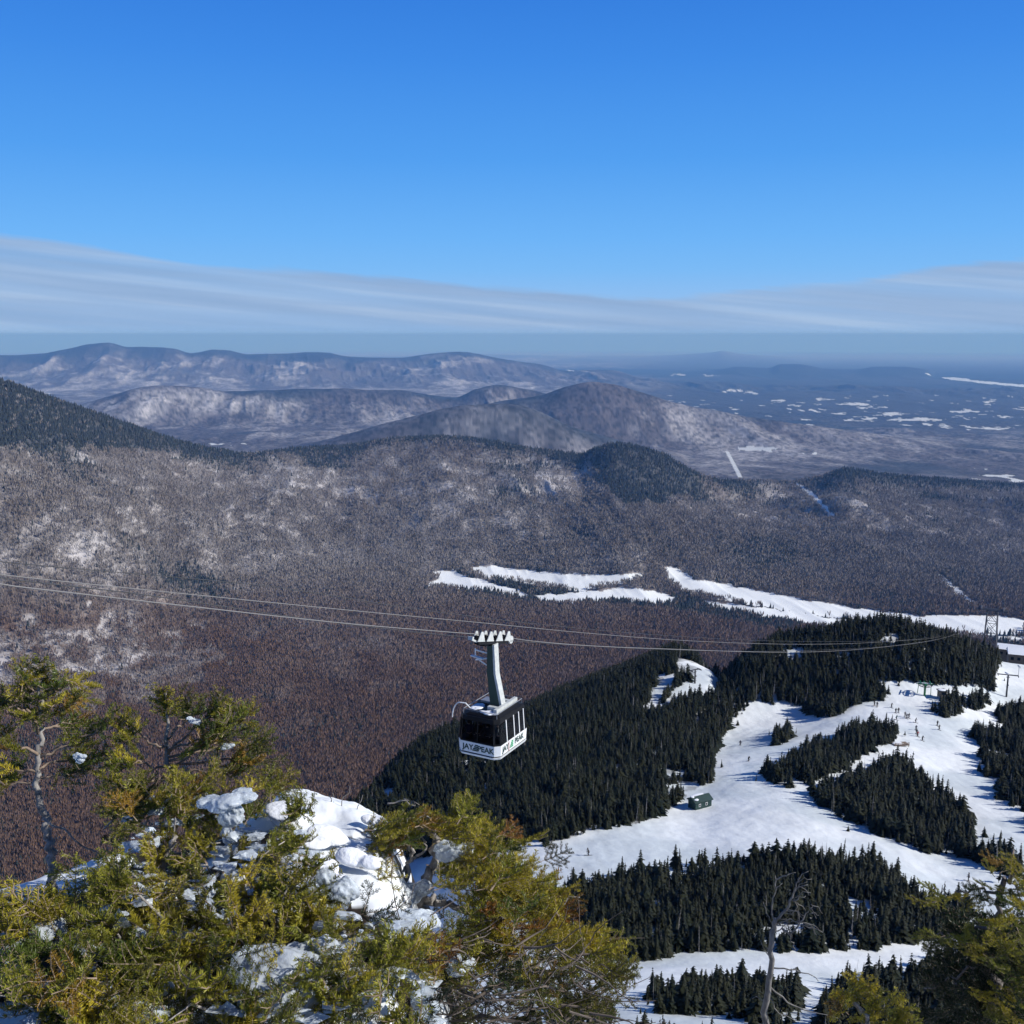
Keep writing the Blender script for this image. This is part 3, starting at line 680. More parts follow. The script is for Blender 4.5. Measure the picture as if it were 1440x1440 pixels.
link_mesh('hardwood_woods', np_mesh('hardwood_woods', V_, [F_], color=tc_), M_HW, kind='stuff', label='bare brown and grey hardwood forest on the valley floor and the second ridge')
# ================================================================== AERIAL TRAM
C_ = pt(693, 893, 57); TW = pt(1395, 870, 600)
D2 = Vector((TW.x - C_.x, TW.y - C_.y, 0)).normalized(); N2 = Vector((D2.y, -D2.x, 0))
M_WHITE = mat('white_paint', (.72, .74, .73), .35, var=.06, scale=4)
M_GREYP = mat('weathered_white_paint', (.48, .50, .48), .5, var=.15, scale=5)
M_GREEN = mat('dark_green_paint', (.015, .05, .04), .4)
M_BLACK = mat('black_paint', (.006, .0065, .008), .5, spec=.2)
M_CLEAR = mat('cabin_glass', (.30, .36, .42), .03, spec=.5, Transmission_Weight=1.0, IOR=1.12)
M_GLASS = mat('tinted_glass', (.006, .009, .016), .12, spec=.35)
M_STEEL = mat('galvanised_steel', (.34, .35, .36), .45, metal=.6, var=.15, scale=6)
M_ROPE = mat('wire_rope', (.22, .21, .20), .6, metal=.2)
M_ROPED = mat('greased_rope', (.05, .05, .05), .6)
M_SNOWM = mat('settled_snow', (.80, .83, .87), .8, spec=.2, var=.04, scale=8, bump=.03)
M_LETG = mat('green_lettering', (.012, .045, .035), .5)
M_EMB = mat('emblem_green', (.03, .28, .12), .5)
M_RED = mat('red_paint', (.35, .03, .02), .5)

def text_obj(txt, size, mtx, m, parent, name='lettering', shear=0.0):
    cu = bpy.data.curves.new(name, 'FONT'); cu.body = txt; cu.size = size; cu.extrude = .012; cu.align_x = 'CENTER'; cu.align_y = 'CENTER'; cu.shear = shear; cu.offset = size * .02
    t = bpy.data.objects.new('tmp', cu); COL.objects.link(t); bpy.context.view_layer.update()
    me_ = bpy.data.meshes.new_from_object(t.evaluated_get(bpy.context.evaluated_depsgraph_get())); me_.name = name
    me_.transform(mtx); me_.materials.clear(); bpy.data.objects.remove(t); bpy.data.curves.remove(cu)
    return link_mesh(name, me_, m, parent)

W_, L_, H_ = 2.8, 3.7, 2.5; ch = .28
drop = 6.75
tram = empty('cable_car', (C_.x, C_.y, C_.z - drop), -math.atan2(D2.x, D2.y), label='white and black cable car cabin hanging over the brown valley', cat='cable car')
def octo(w, l, c): w /= 2; l /= 2; return [(-w + c, -l), (w - c, -l), (w, -l + c), (w, l - c), (w - c, l), (-w + c, l), (-w, l - c), (-w, -l + c)]
def frustum(mb, p0, z0, p1, z1):
    n = len(p0); mb.add([(a, b, z0) for a, b in p0] + [(a, b, z1) for a, b in p1], [tuple(range(n))[::-1], tuple(range(n, 2 * n))] + [(i, (i + 1) % n, (i + 1) % n + n, i + n) for i in range(n)]); return mb
g = MB(); frustum(g, octo(W_ - .06, L_ - .06, ch), .20, octo(W_, L_, ch), .82); body = g.build('body', M_WHITE, tram)
g = MB(); frustum(g, octo(W_ - .16, L_ - .16, ch), .12, octo(W_ - .10, L_ - .10, ch), .198); g.build('skirt_gap', M_BLACK, tram)
g = MB(); frustum(g, octo(W_ - .12, L_ - .12, ch), 0, octo(W_ - .02, L_ - .02, ch), .118); g.build('floor_rail', M_WHITE, tram)
o0, o1 = octo(W_ - .03, L_ - .03, ch), octo(W_ - .22, L_ - .22, ch)
g = MB()
def lerp_ring(z): k = (z - .822) / (2.20 - .822); return [(a + (c - a) * k, b + (d - b) * k) for (a, b), (c, d) in zip(o0, o1)]
frustum(g, lerp_ring(2.07), 2.07, o1, 2.20); frustum(g, lerp_ring(.822), .822, lerp_ring(.92), .92)
for (a, b), (c, d) in zip(o0, o1): g.bar((a * .975, b * .975, .9), (c * .97, d * .97, 2.1), .11)
g.build('cabin_frame', M_BLACK, tram)
g = MB()
for (x_, y_) in ((-.7, -.9), (.7, -.9), (0, 0), (-.7, .9), (.7, .9)): g.tube([(x_, y_, .85), (x_, y_, 2.15)], .02, 6)
g.build('grab_pole', M_STEEL, tram)
# windows, each a pane proud of the shell
def face_pt(side, s, z, out=.0):
    """s along the face, z up; side: 'end' (-y), 'flank' (+x), 'far_end', 'far_flank'"""
    k = (z - .822) / (2.20 - .822); w = (W_ - .03 - .19 * k) / 2 + out; l = (L_ - .03 - .19 * k) / 2 + out
    return {'end': (s, -l, z), 'flank': (w, s, z), 'far_end': (-s, l, z), 'far_flank': (-w, -s, z)}[side]
def pane(side, s0, s1, z0, z1, m=M_CLEAR, out=.012, name='window'):
    g = MB(); a = [face_pt(side, s, z, o) for o in (out, -.02) for s, z in ((s0, z0), (s1, z0), (s1, z1), (s0, z1))]
    g.add(a, [(0, 1, 2, 3), (7, 6, 5, 4), (0, 4, 5, 1), (1, 5, 6, 2), (2, 6, 7, 3), (3, 7, 4, 0)]); return g.build(name, m, tram)
for sd_ in ('end', 'far_end'):
    pane(sd_, -1.06, -.04, .90, 2.08); pane(sd_, .04, 1.06, .90, 2.08); pane(sd_, -.04, .04, .90, 2.08, M_BLACK, .02, 'window_post')
for sd_ in ('flank', 'far_flank'):
    e_ = [-1.50, -.86, -.78, .03, .11, .64, .72, 1.22, 1.30, 1.50]
    for a_, b_ in zip(e_[0::2], e_[1::2]): pane(sd_, a_, b_, .90, 2.05)
    for s_ in (-.82, .07, .68, 1.26): pane(sd_, s_ - .035, s_ + .035, .86, 2.12, M_WHITE, .03, 'window_post')
g = MB()
g.add([face_pt('flank', s, z, .02) for s, z in ((-.50, .83), (-.47, .83), (-.47, 2.15), (-.50, 2.15))], [(0, 1, 2, 3)])
g = MB(); g.box((W_ / 2 - .005, -.62, .5), (.03, .035, .60)); g.build('door_seam', M_RED, tram)
g = MB(); frustum(g, octo(W_ - .20, L_ - .20, ch), 2.202, octo(W_ - .26, L_ - .26, ch), 2.34); frustum(g, octo(W_ - .40, L_ - .40, ch), 2.343, octo(W_ - .75, L_ - .9, ch), 2.46)
roof = g.build('roof', M_BLACK, tram)
g = MB()
for x_ in (-1.1, 1.1): g.tube([(x_, -1.5, 2.34), (x_, -1.5, 2.62), (x_, 1.5, 2.62), (x_, 1.5, 2.34)], .022, 6)
g.tube([(-1.1, -1.5, 2.62), (1.1, -1.5, 2.62)], .022, 6); g.tube([(-1.1, 1.5, 2.62), (1.1, 1.5, 2.62)], .022, 6)
g.build('roof_rail', M_STEEL, roof)
g = MB(); g.box((-.55, .55, 2.53), (.8, .7, .14)); g.build('roof_hatch', M_STEEL, roof, bevel=.02)
g = MB(); g.box((.78, .1, 2.60), (.22, 2.5, .26)); g.box((.42, -.62, 2.58), (.75, .26, .22)); g.box((.42, .75, 2.58), (.75, .26, .22)); g.build('suspension_frame', M_GREYP, tram, bevel=.02)
def snow_lump(name, c, s, parent, seed):
    bm = bmesh.new(); bmesh.ops.create_icosphere(bm, subdivisions=3, radius=1)
    for v in bm.verts:
        k = 1 + .35 * float(fbm(np.array([v.co.x * 1.7 + seed]), np.array([v.co.y * 1.7 + v.co.z]), 3, seed)[0])
        v.co = Vector((v.co.x * s[0] * k + c[0], v.co.y * s[1] * k + c[1], max(v.co.z, -.25) * s[2] * k + c[2]))
    me_ = bpy.data.meshes.new(name); bm.to_mesh(me_); bm.free(); me_.polygons.foreach_set('use_smooth', [True] * len(me_.polygons))
    return link_mesh(name, me_, M_SNOWM, parent)
snow_lump('roof_snow', (.35, -1.15, 2.47), (.60, .30, .09), roof, 3); snow_lump('roof_snow', (-.7, -.5, 2.47), (.38, .5, .06), roof, 4); snow_lump('roof_snow', (.2, .95, 2.47), (.35, .3, .07), roof, 6)
# writing on the end and on the flank
rot_end = Matrix(((1, 0, 0, 0), (0, 0, -1, 0), (0, 1, 0, 0), (0, 0, 0, 1)))
rot_fl = Matrix(((0, 0, 1, 0), (1, 0, 0, 0), (0, 1, 0, 0), (0, 0, 0, 1)))
def on_end(x, z): return Matrix.Translation((x, -L_ / 2 + .004, z)) @ rot_end
def on_fl(y, z): return Matrix.Translation((W_ / 2 - .002, y, z)) @ rot_fl
text_obj('JAY', .46, on_end(-.62, .50), M_LETG, tram); text_obj('PEAK', .46, on_end(.55, .50), M_LETG, tram)
text_obj('JAY', .46, on_fl(-1.02, .52), M_LETG, tram); text_obj('PEAK', .46, on_fl(.62, .52), M_LETG, tram)
def emblem(f, col):
    g = MB()
    for i in range(4):
        z_ = -.17 + i * .105; w_ = .36 - .05 * i
        pts_ = [f @ Vector(p) for p in ((-w_ / 2 + z_ * .3, z_, .014), (w_ / 2 + z_ * .3, z_, .014), (w_ / 2 + z_ * .3 + .02, z_ + .07, .014), (-w_ / 2 + z_ * .3 + .02, z_ + .07, .014))]
        bk = [f @ Vector(p) for p in ((-w_ / 2 + z_ * .3, z_, -.01), (w_ / 2 + z_ * .3, z_, -.01), (w_ / 2 + z_ * .3 + .02, z_ + .07, -.01), (-w_ / 2 + z_ * .3 + .02, z_ + .07, -.01))]
        g.add(pts_ + bk, [(0, 1, 2, 3), (7, 6, 5, 4), (0, 4, 5, 1), (1, 5, 6, 2), (2, 6, 7, 3), (3, 7, 4, 0)])
    g.build('emblem', col, tram)
emblem(on_end(-.10, .50), M_LETG); emblem(on_fl(-.26, .50), M_EMB)
# hanger: kinked box arm, carriage with bogies on the track rope
g = MB()
def box_arm(g, pts_, w, d):
    for (x0, z0, w0), (x1, z1, w1) in zip(pts_[:-1], pts_[1:]):
        g.add([(x0 - w0, -d, z0), (x0 + w0, -d, z0), (x0 + w0, d, z0), (x0 - w0, d, z0), (x1 - w1, -d, z1), (x1 + w1, -d, z1), (x1 + w1, d, z1), (x1 - w1, d, z1)],
              [(0, 1, 2, 3)[::-1], (4, 5, 6, 7), (0, 1, 5, 4), (1, 2, 6, 5), (2, 3, 7, 6), (3, 0, 4, 7)])
box_arm(g, [(.26, 2.62, .34), (-.06, 4.5, .24), (-.08, 6.2, .18)], 0, .20); hang = g.build('hanger', M_GREEN, tram)
g = MB(); box_arm(g, [(.66, 2.55, .08), (.24, 4.5, .07), (.16, 6.25, .06)], 0, .235); g.build('hanger_flange', M_GREYP, hang)
g = MB()
for z_ in (5.3, 5.6): g.bar((-.35, 0, z_), (-1.0, -.3, z_ - .1 + (z_ - 5.3)), .07)
g.bar((-1.3, -.3, 5.42), (-.5, -.2, 5.30), .22, .05); g.bar((-.35, -.1, 4.9), (-.9, -.3, 5.3), .06); g.bar((-1.0, -.3, 5.4), (-1.0, -.3, 5.9), .05)
g.build('service_platform', M_WHITE, hang)
g = MB(); arc = [(-1.5 - .55 * math.sin(t * PI * .5), -1.2, 1.9 + 1.0 * math.cos(t * PI * .5) - .1) for t in np.linspace(0, 1, 9)]
g.tube([(-.9, -.9, 2.36), (-1.2, -1.1, 2.78)] + arc, .035, 6); g.build('guide_bow', M_WHITE, tram)
car = MB(); car.box((0, 0, 6.35), (.30, 3.6, .22)); car.box((-.3, 0, 6.18), (.5, 1.6, .16)); carriage = car.build('carriage', M_BLACK, tram, bevel=.02)
slope = -.10
for i, y_ in enumerate((-1.6, -.55, .55, 1.6)):
    g = MB(); g.prism([(y_ - .42, 6.42), (y_ + .42, 6.42), (y_ + .30, 6.62), (y_ + .10, 6.98), (y_ - .10, 6.98), (y_ - .30, 6.62)], .16, .20, 'x'); g.prism([(y_ - .42, 6.42), (y_ + .42, 6.42), (y_ + .30, 6.62), (y_ + .10, 6.98), (y_ - .10, 6.98), (y_ - .30, 6.62)], -.20, -.16, 'x')
    bg_ = g.build('bogie', M_GREYP, carriage)
    for d_ in (-.24, .24):
        g = MB(); g.tube([(-.07, y_ + d_, 6.60), (.07, y_ + d_, 6.60)], .15, 14); g.build('wheel', M_BLACK, bg_)
g = MB(); g.tube([(-.05, 2.3, 6.45), (.05, 2.3, 6.45)], .24, 16); g.bar((0, 1.8, 6.38), (0, 2.5, 6.38), .1); g.build('end_buffer', M_GREYP, carriage)
g = MB(); g.bar((0, -1.8, 6.4), (0, -2.5, 6.55), .1); g.box((0, -2.5, 6.6), (.3, .15, .2)); g.build('end_buffer', M_GREYP, carriage)

pv_ = Matrix.Translation((0, 0, 6.75)); carriage.matrix_basis = pv_ @ Matrix.Rotation(R(-14), 4, 'X') @ pv_.inverted()
def rope(name, off, px, rad, m, label, ends):
    P = []
    k = N2.dot(Vector((C_.x, C_.y, 0))) - off
    for u_, v_ in px:
        x_, y_, z_ = [float(q) for q in ray(u_, v_)]; t_ = k / (N2.x * x_ + N2.y * y_); P.append(Vector((x_ * t_, y_ * t_, z_ * t_)))
    s_ = [D2.dot(p) for p in P]; zz = [p.z for p in P]
    o_ = list(np.argsort(s_)); s_ = [s_[i] for i in o_]; zz = [zz[i] for i in o_]
    # smooth hanging line: fit a low polynomial through the sight points
    wgt = 1 / np.maximum(np.hypot(np.array(s_), 30), 1); cf = np.polyfit(np.array(s_), np.array(zz), 4, w=wgt)
    ss = np.concatenate([np.linspace(s_[0] - 12, 80, 60), np.linspace(80, s_[-1], 60)[1:]]); zf_ = np.polyval(cf, ss)
    zi = smooth1(ss, s_, zz); 
    base = N2 * k
    g = MB(); g.tube([(base.x + D2.x * a, base.y + D2.y * a, b) for a, b in zip(ss, zi)], rad, 5)
    return g.build(name, m, smooth=True, label=label, cat='cable', group='cables of the aerial tram')
rope('steel_cable', 0, [(-60, 815), (0, 822), (270, 853), (480, 876), (640, 889.5), (693, 893.5), (745, 901), (950, 913), (1130, 917), (1250, 909), (1340, 893), (1398, 862)], .024, M_ROPE, 'bright track cable that the cable car rides on', 0)
rope('steel_cable', 8, [(-60, 801), (0, 808), (250, 834), (500, 859), (690, 877), (800, 888), (950, 900), (1130, 906), (1250, 902), (1330, 893), (1388, 862)], .024, M_ROPE, 'bright empty track cable running just above the cable car', 0)
rope('hauling_cable', 8.6, [(-60, 784), (0, 790), (390, 826), (550, 851), (690, 870), (900, 891), (1130, 902), (1330, 891), (1386, 863)], .02, M_ROPED, 'thin dark hauling cable, topmost of the tram cables', 0)
rope('hauling_cable', .5, [(-60, 806), (0, 813), (200, 836), (400, 866), (560, 886), (693, 899), (900, 912), (1130, 915), (1330, 896), (1397, 864)], .02, M_ROPED, 'thin dark hauling cable running down to the cable car carriage', 0)

# lattice tower of the tram, standing behind the knoll
gz_ = float(sample(Z, TW.x, TW.y)); top = pt(1395, 858, 600); h_ = top.z - gz_
M_TOWER = mat('weathered_tower_steel', (.10, .10, .11), .6, metal=.3)
tower = empty('lattice_tower', (TW.x, TW.y, gz_), -math.atan2(D2.x, D2.y), label='tall steel lattice tower behind the right end of the wooded knoll', cat='tower')
def lw(z): return 4.2 - 1.7 * z / h_
for sx_ in (-1, 1):
    for sy_ in (-1, 1):
        g = MB(); g.bar((sx_ * lw(0), sy_ * lw(0), -2), (sx_ * lw(h_), sy_ * lw(h_), h_), .42); g.build('leg', M_TOWER, tower)
g = MB(); nz = max(4, int(h_ / 6))
for i in range(nz):
    z0, z1 = h_ * i / nz, h_ * (i + 1) / nz
    for (ax, ay, bx_, by_) in ((-1, -1, 1, -1), (1, -1, 1, 1), (1, 1, -1, 1), (-1, 1, -1, -1)):
        g.bar((ax * lw(z0), ay * lw(z0), z0), (bx_ * lw(z1), by_ * lw(z1), z1), .2); g.bar((bx_ * lw(z0), by_ * lw(z0), z0), (ax * lw(z1), ay * lw(z1), z1), .2)
        g.bar((ax * lw(z1), ay * lw(z1), z1), (bx_ * lw(z1), by_ * lw(z1), z1), .22)
g.build('bracing', M_TOWER, tower)
g = MB(); g.box((0, 0, h_ + .3), (15, .7, .6)); g.box((0, 2, h_ + .3), (15, .5, .5)); g.box((0, -2, h_ + .3), (15, .5, .5)); g.build('crossarm', M_TOWER, tower)
for x_ in (-5.5, 5.5):
    g = MB(); g.prism([(-4, h_ + .6), (4, h_ + .6), (3.4, h_ + 1.3), (0, h_ + 1.7), (-3.4, h_ + 1.3)], x_ - .3, x_ + .3, 'x'); g.build('cable_saddle', M_TOWER, tower)
# ================================================================== THINGS ON THE SKI SLOPE
M_HUTG = mat('green_boards', (.008, .034, .030), .6, var=.2, scale=3)
M_WOOD = mat('weathered_boards', (.20, .15, .11), .8, var=.3, scale=5)
M_LIFTG = mat('lift_green_paint', (.02, .16, .05), .45)
M_DARKM = mat('dark_steel', (.05, .05, .055), .5, metal=.3)

# green hut at the edge of the spur
p = hit(984, 1135)
hut = empty('hut', p, R(28), label='small dark green hut with a snowy roof at the forest edge beside the run', cat='hut')
g = MB(); g.box((0, 0, 1.0), (5.0, 3.0, 2.4)); g.build('wall', M_HUTG, hut)
g = MB(); g.add([(-2.8, -1.8, 2.2), (2.8, -1.8, 2.2), (2.8, 0, 3.15), (-2.8, 0, 3.15), (2.8, 1.8, 2.2), (-2.8, 1.8, 2.2), (-2.8, -1.8, 2.05), (2.8, -1.8, 2.05), (2.8, 1.8, 2.05), (-2.8, 1.8, 2.05)],
      [(0, 1, 2, 3), (3, 2, 4, 5), (0, 3, 5, 9, 6), (1, 7, 8, 4, 2), (6, 7, 1, 0), (9, 5, 4, 8), (6, 9, 8, 7)]); rf = g.build('roof', M_HUTG, hut)
for c_, s_ in (((-1.9, -.9, 2.72), (.7, .6, .1)), ((-.3, .9, 2.75), (2.2, .7, .1)), ((-2.3, .2, 3.1), (.5, .6, .1))): snow_lump('roof_snow', c_, s_, rf, 9)
for x_ in (-1.2, .9):
    g = MB(); g.box((x_, -1.51, 1.3), (.62, .06, .75)); wf = g.build('window', M_WHITE, hut); g = MB(); g.box((x_, -1.55, 1.3), (.42, .03, .55)); g.build('pane', M_GLASS, wf)
g = MB(); g.box((2.52, .2, .95), (.06, .9, 1.9)); g.build('door', M_WHITE, hut)

# top station of the chairlift
p = hit(1300, 979)
st = empty('chairlift_station', p, R(-12), label='green chairlift return station with its big wheel, on the snow under the knoll', cat='lift station')
g = MB(); g.tube([(0, 0, -.5), (0, 0, 4.2)], .38, 10); g.build('mast', M_LIFTG, st)
g = MB(); g.box((0, 0, 4.4), (5.2, .5, .45)); g.box((0, 0, 4.4), (.5, 4.4, .4)); g.box((-1.6, 0, 5.0), (.25, 3.2, .25)); g.box((1.6, 0, 5.0), (.25, 3.2, .25)); g.build('head_frame', M_LIFTG, st)
g = MB(); ring = [(2.2 * math.cos(a), 2.2 * math.sin(a), 3.9) for a in np.linspace(0, 2 * PI, 29)]; g.tube(ring, .14, 6, cap=False)
for a in np.linspace(0, PI, 5)[:-1]: g.bar((2.2 * math.cos(a), 2.2 * math.sin(a), 3.9), (-2.2 * math.cos(a), -2.2 * math.sin(a), 3.9), .12)
g.build('bullwheel', M_DARKM, st)
g = MB()
for x_ in (-2.3, 2.3): g.tube([(x_, 1.2, -.5), (x_ * .9, .6, 4.3)], .11, 6)
g.build('stay', M_LIFTG, st)
snow_lump('snow_cap', (0, 0, 4.66), (2.2, .22, .14), st, 12)

p = hit(1324, 984)
bo = empty('booth', p, R(10), label='little brown wooden lift booth on stilts beside the green chairlift station', cat='booth')
g = MB(); g.box((0, 0, 2.0), (2.3, 2.2, 2.3)); g.build('wall', M_WOOD, bo)
g = MB(); g.box((0, 0, 3.28), (3.0, 2.9, .2)); rf = g.build('roof', M_DARKM, bo); snow_lump('roof_snow', (0, 0, 3.4), (1.35, 1.3, .12), rf, 14)
g = MB(); g.box((0, -1.11, 2.3), (1.6, .05, .9)); g.build('window', M_GLASS, bo)
for a in (-1, 1):
    for b in (-1, 1): g = MB(); g.bar((a, b, -.6), (a, b, .85), .16); g.build('stilt', M_WOOD, bo)

def lift_tower(u, v, vt, label, rz, arm=3.4):
    p = hit(u, v); r_ = math.hypot(p.x, p.y); h = pt(u, vt, r_).z - p.z
    t = empty('lift_tower', p, rz, label=label, cat='lift tower')
    g = MB(); g.tube([(0, 0, -.6), (0, 0, h)], [.30, .22], 8); g.build('pole', M_DARKM, t)
    g = MB(); g.box((0, 0, h + .1), (arm * 2, .35, .3)); g.box((0, 0, h - .8), (1.2, .25, .2)); ca = g.build('crossarm', M_DARKM, t)
    for s in (-1, 1):
        g = MB(); g.box((s * arm, 0, h - .15), (.18, 2.4, .22))
        for y_ in (-.9, -.3, .3, .9): g.tube([(s * arm - .12, y_, h - .0), (s * arm + .12, y_, h - .0)], .2, 8)
        g.build('sheave_train', M_DARKM, ca)
    g = MB()
    for i in range(int(h / .5)): g.bar((.3, -.2, i * .5), (.3, .2, i * .5), .05)
    g.bar((.3, -.2, 0), (.3, -.2, h), .05); g.bar((.3, .2, 0), (.3, .2, h), .05); g.build('ladder', M_STEEL, t)
    g = MB(); g.box((.1, -.2, h * .55), (.7, .3, .5)); g.build('sign_box', M_DARKM, t)
    return t, Vector((p.x, p.y, p.z + h)), arm
t1, top1, a1 = lift_tower(1415, 980, 949, 'dark steel chairlift tower standing alone on the snow right of the knoll', R(-20))
t2, top2, a2 = lift_tower(977, 962, 942, 'small chairlift tower on the crest beside the two short snow lanes left of the knoll', R(30), 2.0)
p = hit(1432, 950); g = MB(); pe = empty('snow_gun', p, 0, label='snow gun on a thin pole beyond the lone chairlift tower', cat='snow gun')
g.tube([(0, 0, -.5), (0, 0, 3.4)], .09, 6); g.build('pole', M_STEEL, pe); g = MB(); g.tube([(0, -.7, 3.5), (0, .7, 3.8)], [.4, .3], 10); g.build('barrel', M_WHITE, pe)

# low board platform half buried in snow
p = hit(1266, 1048)
pf = empty('platform', p, R(6), label='low brown board platform half buried in snow, between two islands of trees', cat='platform')
g = MB(); g.box((0, 0, .45), (4.6, 2.6, .25)); g.build('deck', M_WOOD, pf)
for x_ in (-2.1, 0, 2.1): g = MB(); g.bar((x_, -1.2, -.6), (x_, -1.2, 1.35), .14); g.build('post', M_WOOD, pf)
g = MB(); g.bar((-2.3, -1.28, 1.2), (2.3, -1.28, 1.2), .06, .14); g.bar((-2.3, -1.28, .8), (2.3, -1.28, .8), .06, .14); g.build('railing', M_WOOD, pf)
snow_lump('snow_cap', (-.8, .3, .6), (1.9, 1.0, .25), pf, 17)

# buildings down beyond the right shoulder
def lodge(u, v, r_, size, rz, label, nwin):
    q = pt(u, v, r_); gz2 = float(sample(Z, q.x, q.y)); w_, d_, hh_ = size
    b = empty('lodge', (q.x, q.y, gz2), rz, label=label, cat='building')
    h2 = max(hh_, q.z - gz2)
    g = MB(); g.box((0, 0, h2 / 2 - 1), (w_, d_, h2 + 2)); wl = g.build('wall', M_WOOD, b)
    g = MB(); g.prism([(-d_ / 2 - .8, h2 + .02), (d_ / 2 + .8, h2 + .02), (0, h2 + d_ * .28)], -w_ / 2 - .6, w_ / 2 + .6, 'x'); g.build('roof', M_SNOWM, b)
    for i in range(nwin):
        x_ = -w_ / 2 + w_ * (i + .5) / nwin; g = MB(); g.box((x_, -d_ / 2 - .02, h2 - 2.2), (1.3, .1, 1.4)); g.build('window', M_GLASS, b)
lodge(1421, 911, 560, (11, 7, 5), R(-24), 'brown lodge with a snowy roof just right of the lattice tower base', 4)
lodge(1441, 918, 530, (14, 8, 5), R(-20), 'brown lodge with a snowy roof at the right picture edge, above the lone chairlift tower', 5)

# ------------------------------------------------------------------ skiers
M_SKIN = mat('skin', (.50, .32, .24), .6)
CLOTH = {n_: mat(n_ + '_cloth', c_, .85) for n_, c_ in dict(black=(.012, .012, .014), navy=(.015, .02, .05), charcoal=(.03, .03, .033), red=(.25, .02, .02), teal=(.01, .08, .09)).items()}
def skin_mesh(name, verts, edges, radii, sub=1):
    me_ = bpy.data.meshes.new(name); me_.from_pydata(verts, edges, []); o = bpy.data.objects.new('tmp', me_); COL.objects.link(o)
    md = o.modifiers.new('s', 'SKIN'); md.use_smooth_shade = True
    for sv, r_ in zip(me_.skin_vertices[0].data, radii): sv.radius = r_ if isinstance(r_, tuple) else (r_, r_)
    me_.skin_vertices[0].data[0].use_root = True
    s2 = o.modifiers.new('u', 'SUBSURF'); s2.levels = sub; s2.render_levels = sub
    bpy.context.view_layer.update(); r = bpy.data.meshes.new_from_object(o.evaluated_get(bpy.context.evaluated_depsgraph_get())); r.name = name
    bpy.data.objects.remove(o); bpy.data.meshes.remove(me_); return r
def figure(pose):
    kx, lean, arm = pose      # knee bend, forward lean (along +y), arm lift
    J = dict(pel=(0, 0, .95 - kx * .3), che=(0, lean * .5, 1.32 - kx * .3), nek=(0, lean * .62, 1.50 - kx * .3), hd=(0, lean * .72, 1.60 - kx * .3), top=(0, lean * .74, 1.76 - kx * .3))
    for s, n in ((-1, 'l'), (1, 'r')):
        J['hip' + n] = (s * .10, 0, .88 - kx * .3); J['kn' + n] = (s * .13, .05 + kx * .35, .50 - kx * .1); J['an' + n] = (s * .14, -.05, .10); J['toe' + n] = (s * .14, .14, .05)
        J['sh' + n] = (s * .20, lean * .58, 1.43 - kx * .3); J['el' + n] = (s * .33, lean * .58 + .05, 1.16 - kx * .3 + arm * .1); J['wr' + n] = (s * .34, lean * .58 + .28, 1.06 - kx * .3 + arm * .25); J['ha' + n] = (s * .34, lean * .58 + .36, 1.07 - kx * .3 + arm * .25)
    return J
def sub(J, names_, edges_, rad_):
    idx_ = {n: i for i, n in enumerate(names_)}; return [J[n] for n in names_], [(idx_[a], idx_[b]) for a, b in edges_], rad_
FIG = []
for pose in ((.05, .05, 0), (.45, .35, .3), (.25, .2, 1.0)):
    J = figure(pose)
    bn = ['pel', 'che', 'nek', 'hd', 'top'] + [a + n for n in 'lr' for a in ('hip', 'kn', 'an', 'toe', 'sh', 'el', 'wr', 'ha')]
    be = [('pel', 'che'), ('che', 'nek'), ('nek', 'hd'), ('hd', 'top')] + [e for n in 'lr' for e in (('pel', 'hip' + n), ('hip' + n, 'kn' + n), ('kn' + n, 'an' + n), ('an' + n, 'toe' + n), ('che', 'sh' + n), ('sh' + n, 'el' + n), ('el' + n, 'wr' + n), ('wr' + n, 'ha' + n))]
    br = [(.13, .10), (.15, .11), .055, .09, .06] + [.08, .055, .04, .045, .055, .04, .03, .035] * 2
    body_ = skin_mesh('person', *sub(J, bn, be, br)); body_.materials.append(M_SKIN)
    jn = ['pel', 'che', 'nek'] + [a + n for n in 'lr' for a in ('sh', 'el', 'wr')]
    jk = skin_mesh('jacket', *sub(J, jn, [('pel', 'che'), ('che', 'nek')] + [e for n in 'lr' for e in (('che', 'sh' + n), ('sh' + n, 'el' + n), ('el' + n, 'wr' + n))], [(.19, .15), (.21, .16), .09] + [.10, .075, .06] * 2))
    tn = ['pel'] + [a + n for n in 'lr' for a in ('hip', 'kn', 'an')]
    tr = skin_mesh('trousers', *sub(J, tn, [e for n in 'lr' for e in (('pel', 'hip' + n), ('hip' + n, 'kn' + n), ('kn' + n, 'an' + n))], [(.17, .13)] + [.115, .09, .08] * 2))
    bm = bmesh.new(); bmesh.ops.create_uvsphere(bm, u_segments=12, v_segments=8, radius=.135)
    for v in bm.verts: v.co = Vector((v.co.x * .95, v.co.y * 1.1 + J['hd'][1], max(v.co.z, -.04) + J['hd'][2] + .06))
    hl = bpy.data.meshes.new('helmet'); bm.to_mesh(hl); bm.free()
    g = MB()
    g1 = MB().prism([(-.75, 0), (.80, 0), (.95, .06), (.92, .075), (.78, .02), (-.75, .02)], -.19, -.09, 'x').mesh('ski'); g2 = MB().prism([(-.75, 0), (.80, 0), (.95, .06), (.92, .075), (.78, .02), (-.75, .02)], .09, .19, 'x').mesh('ski')
    pl = [MB().tube([J['ha' + n], (J['ha' + n][0] * 1.35, J['ha' + n][1] - .35, .02)], .012, 5).mesh('ski_pole') for n in 'lr']
    FIG.append((body_, jk, tr, hl, g1, g2, pl))
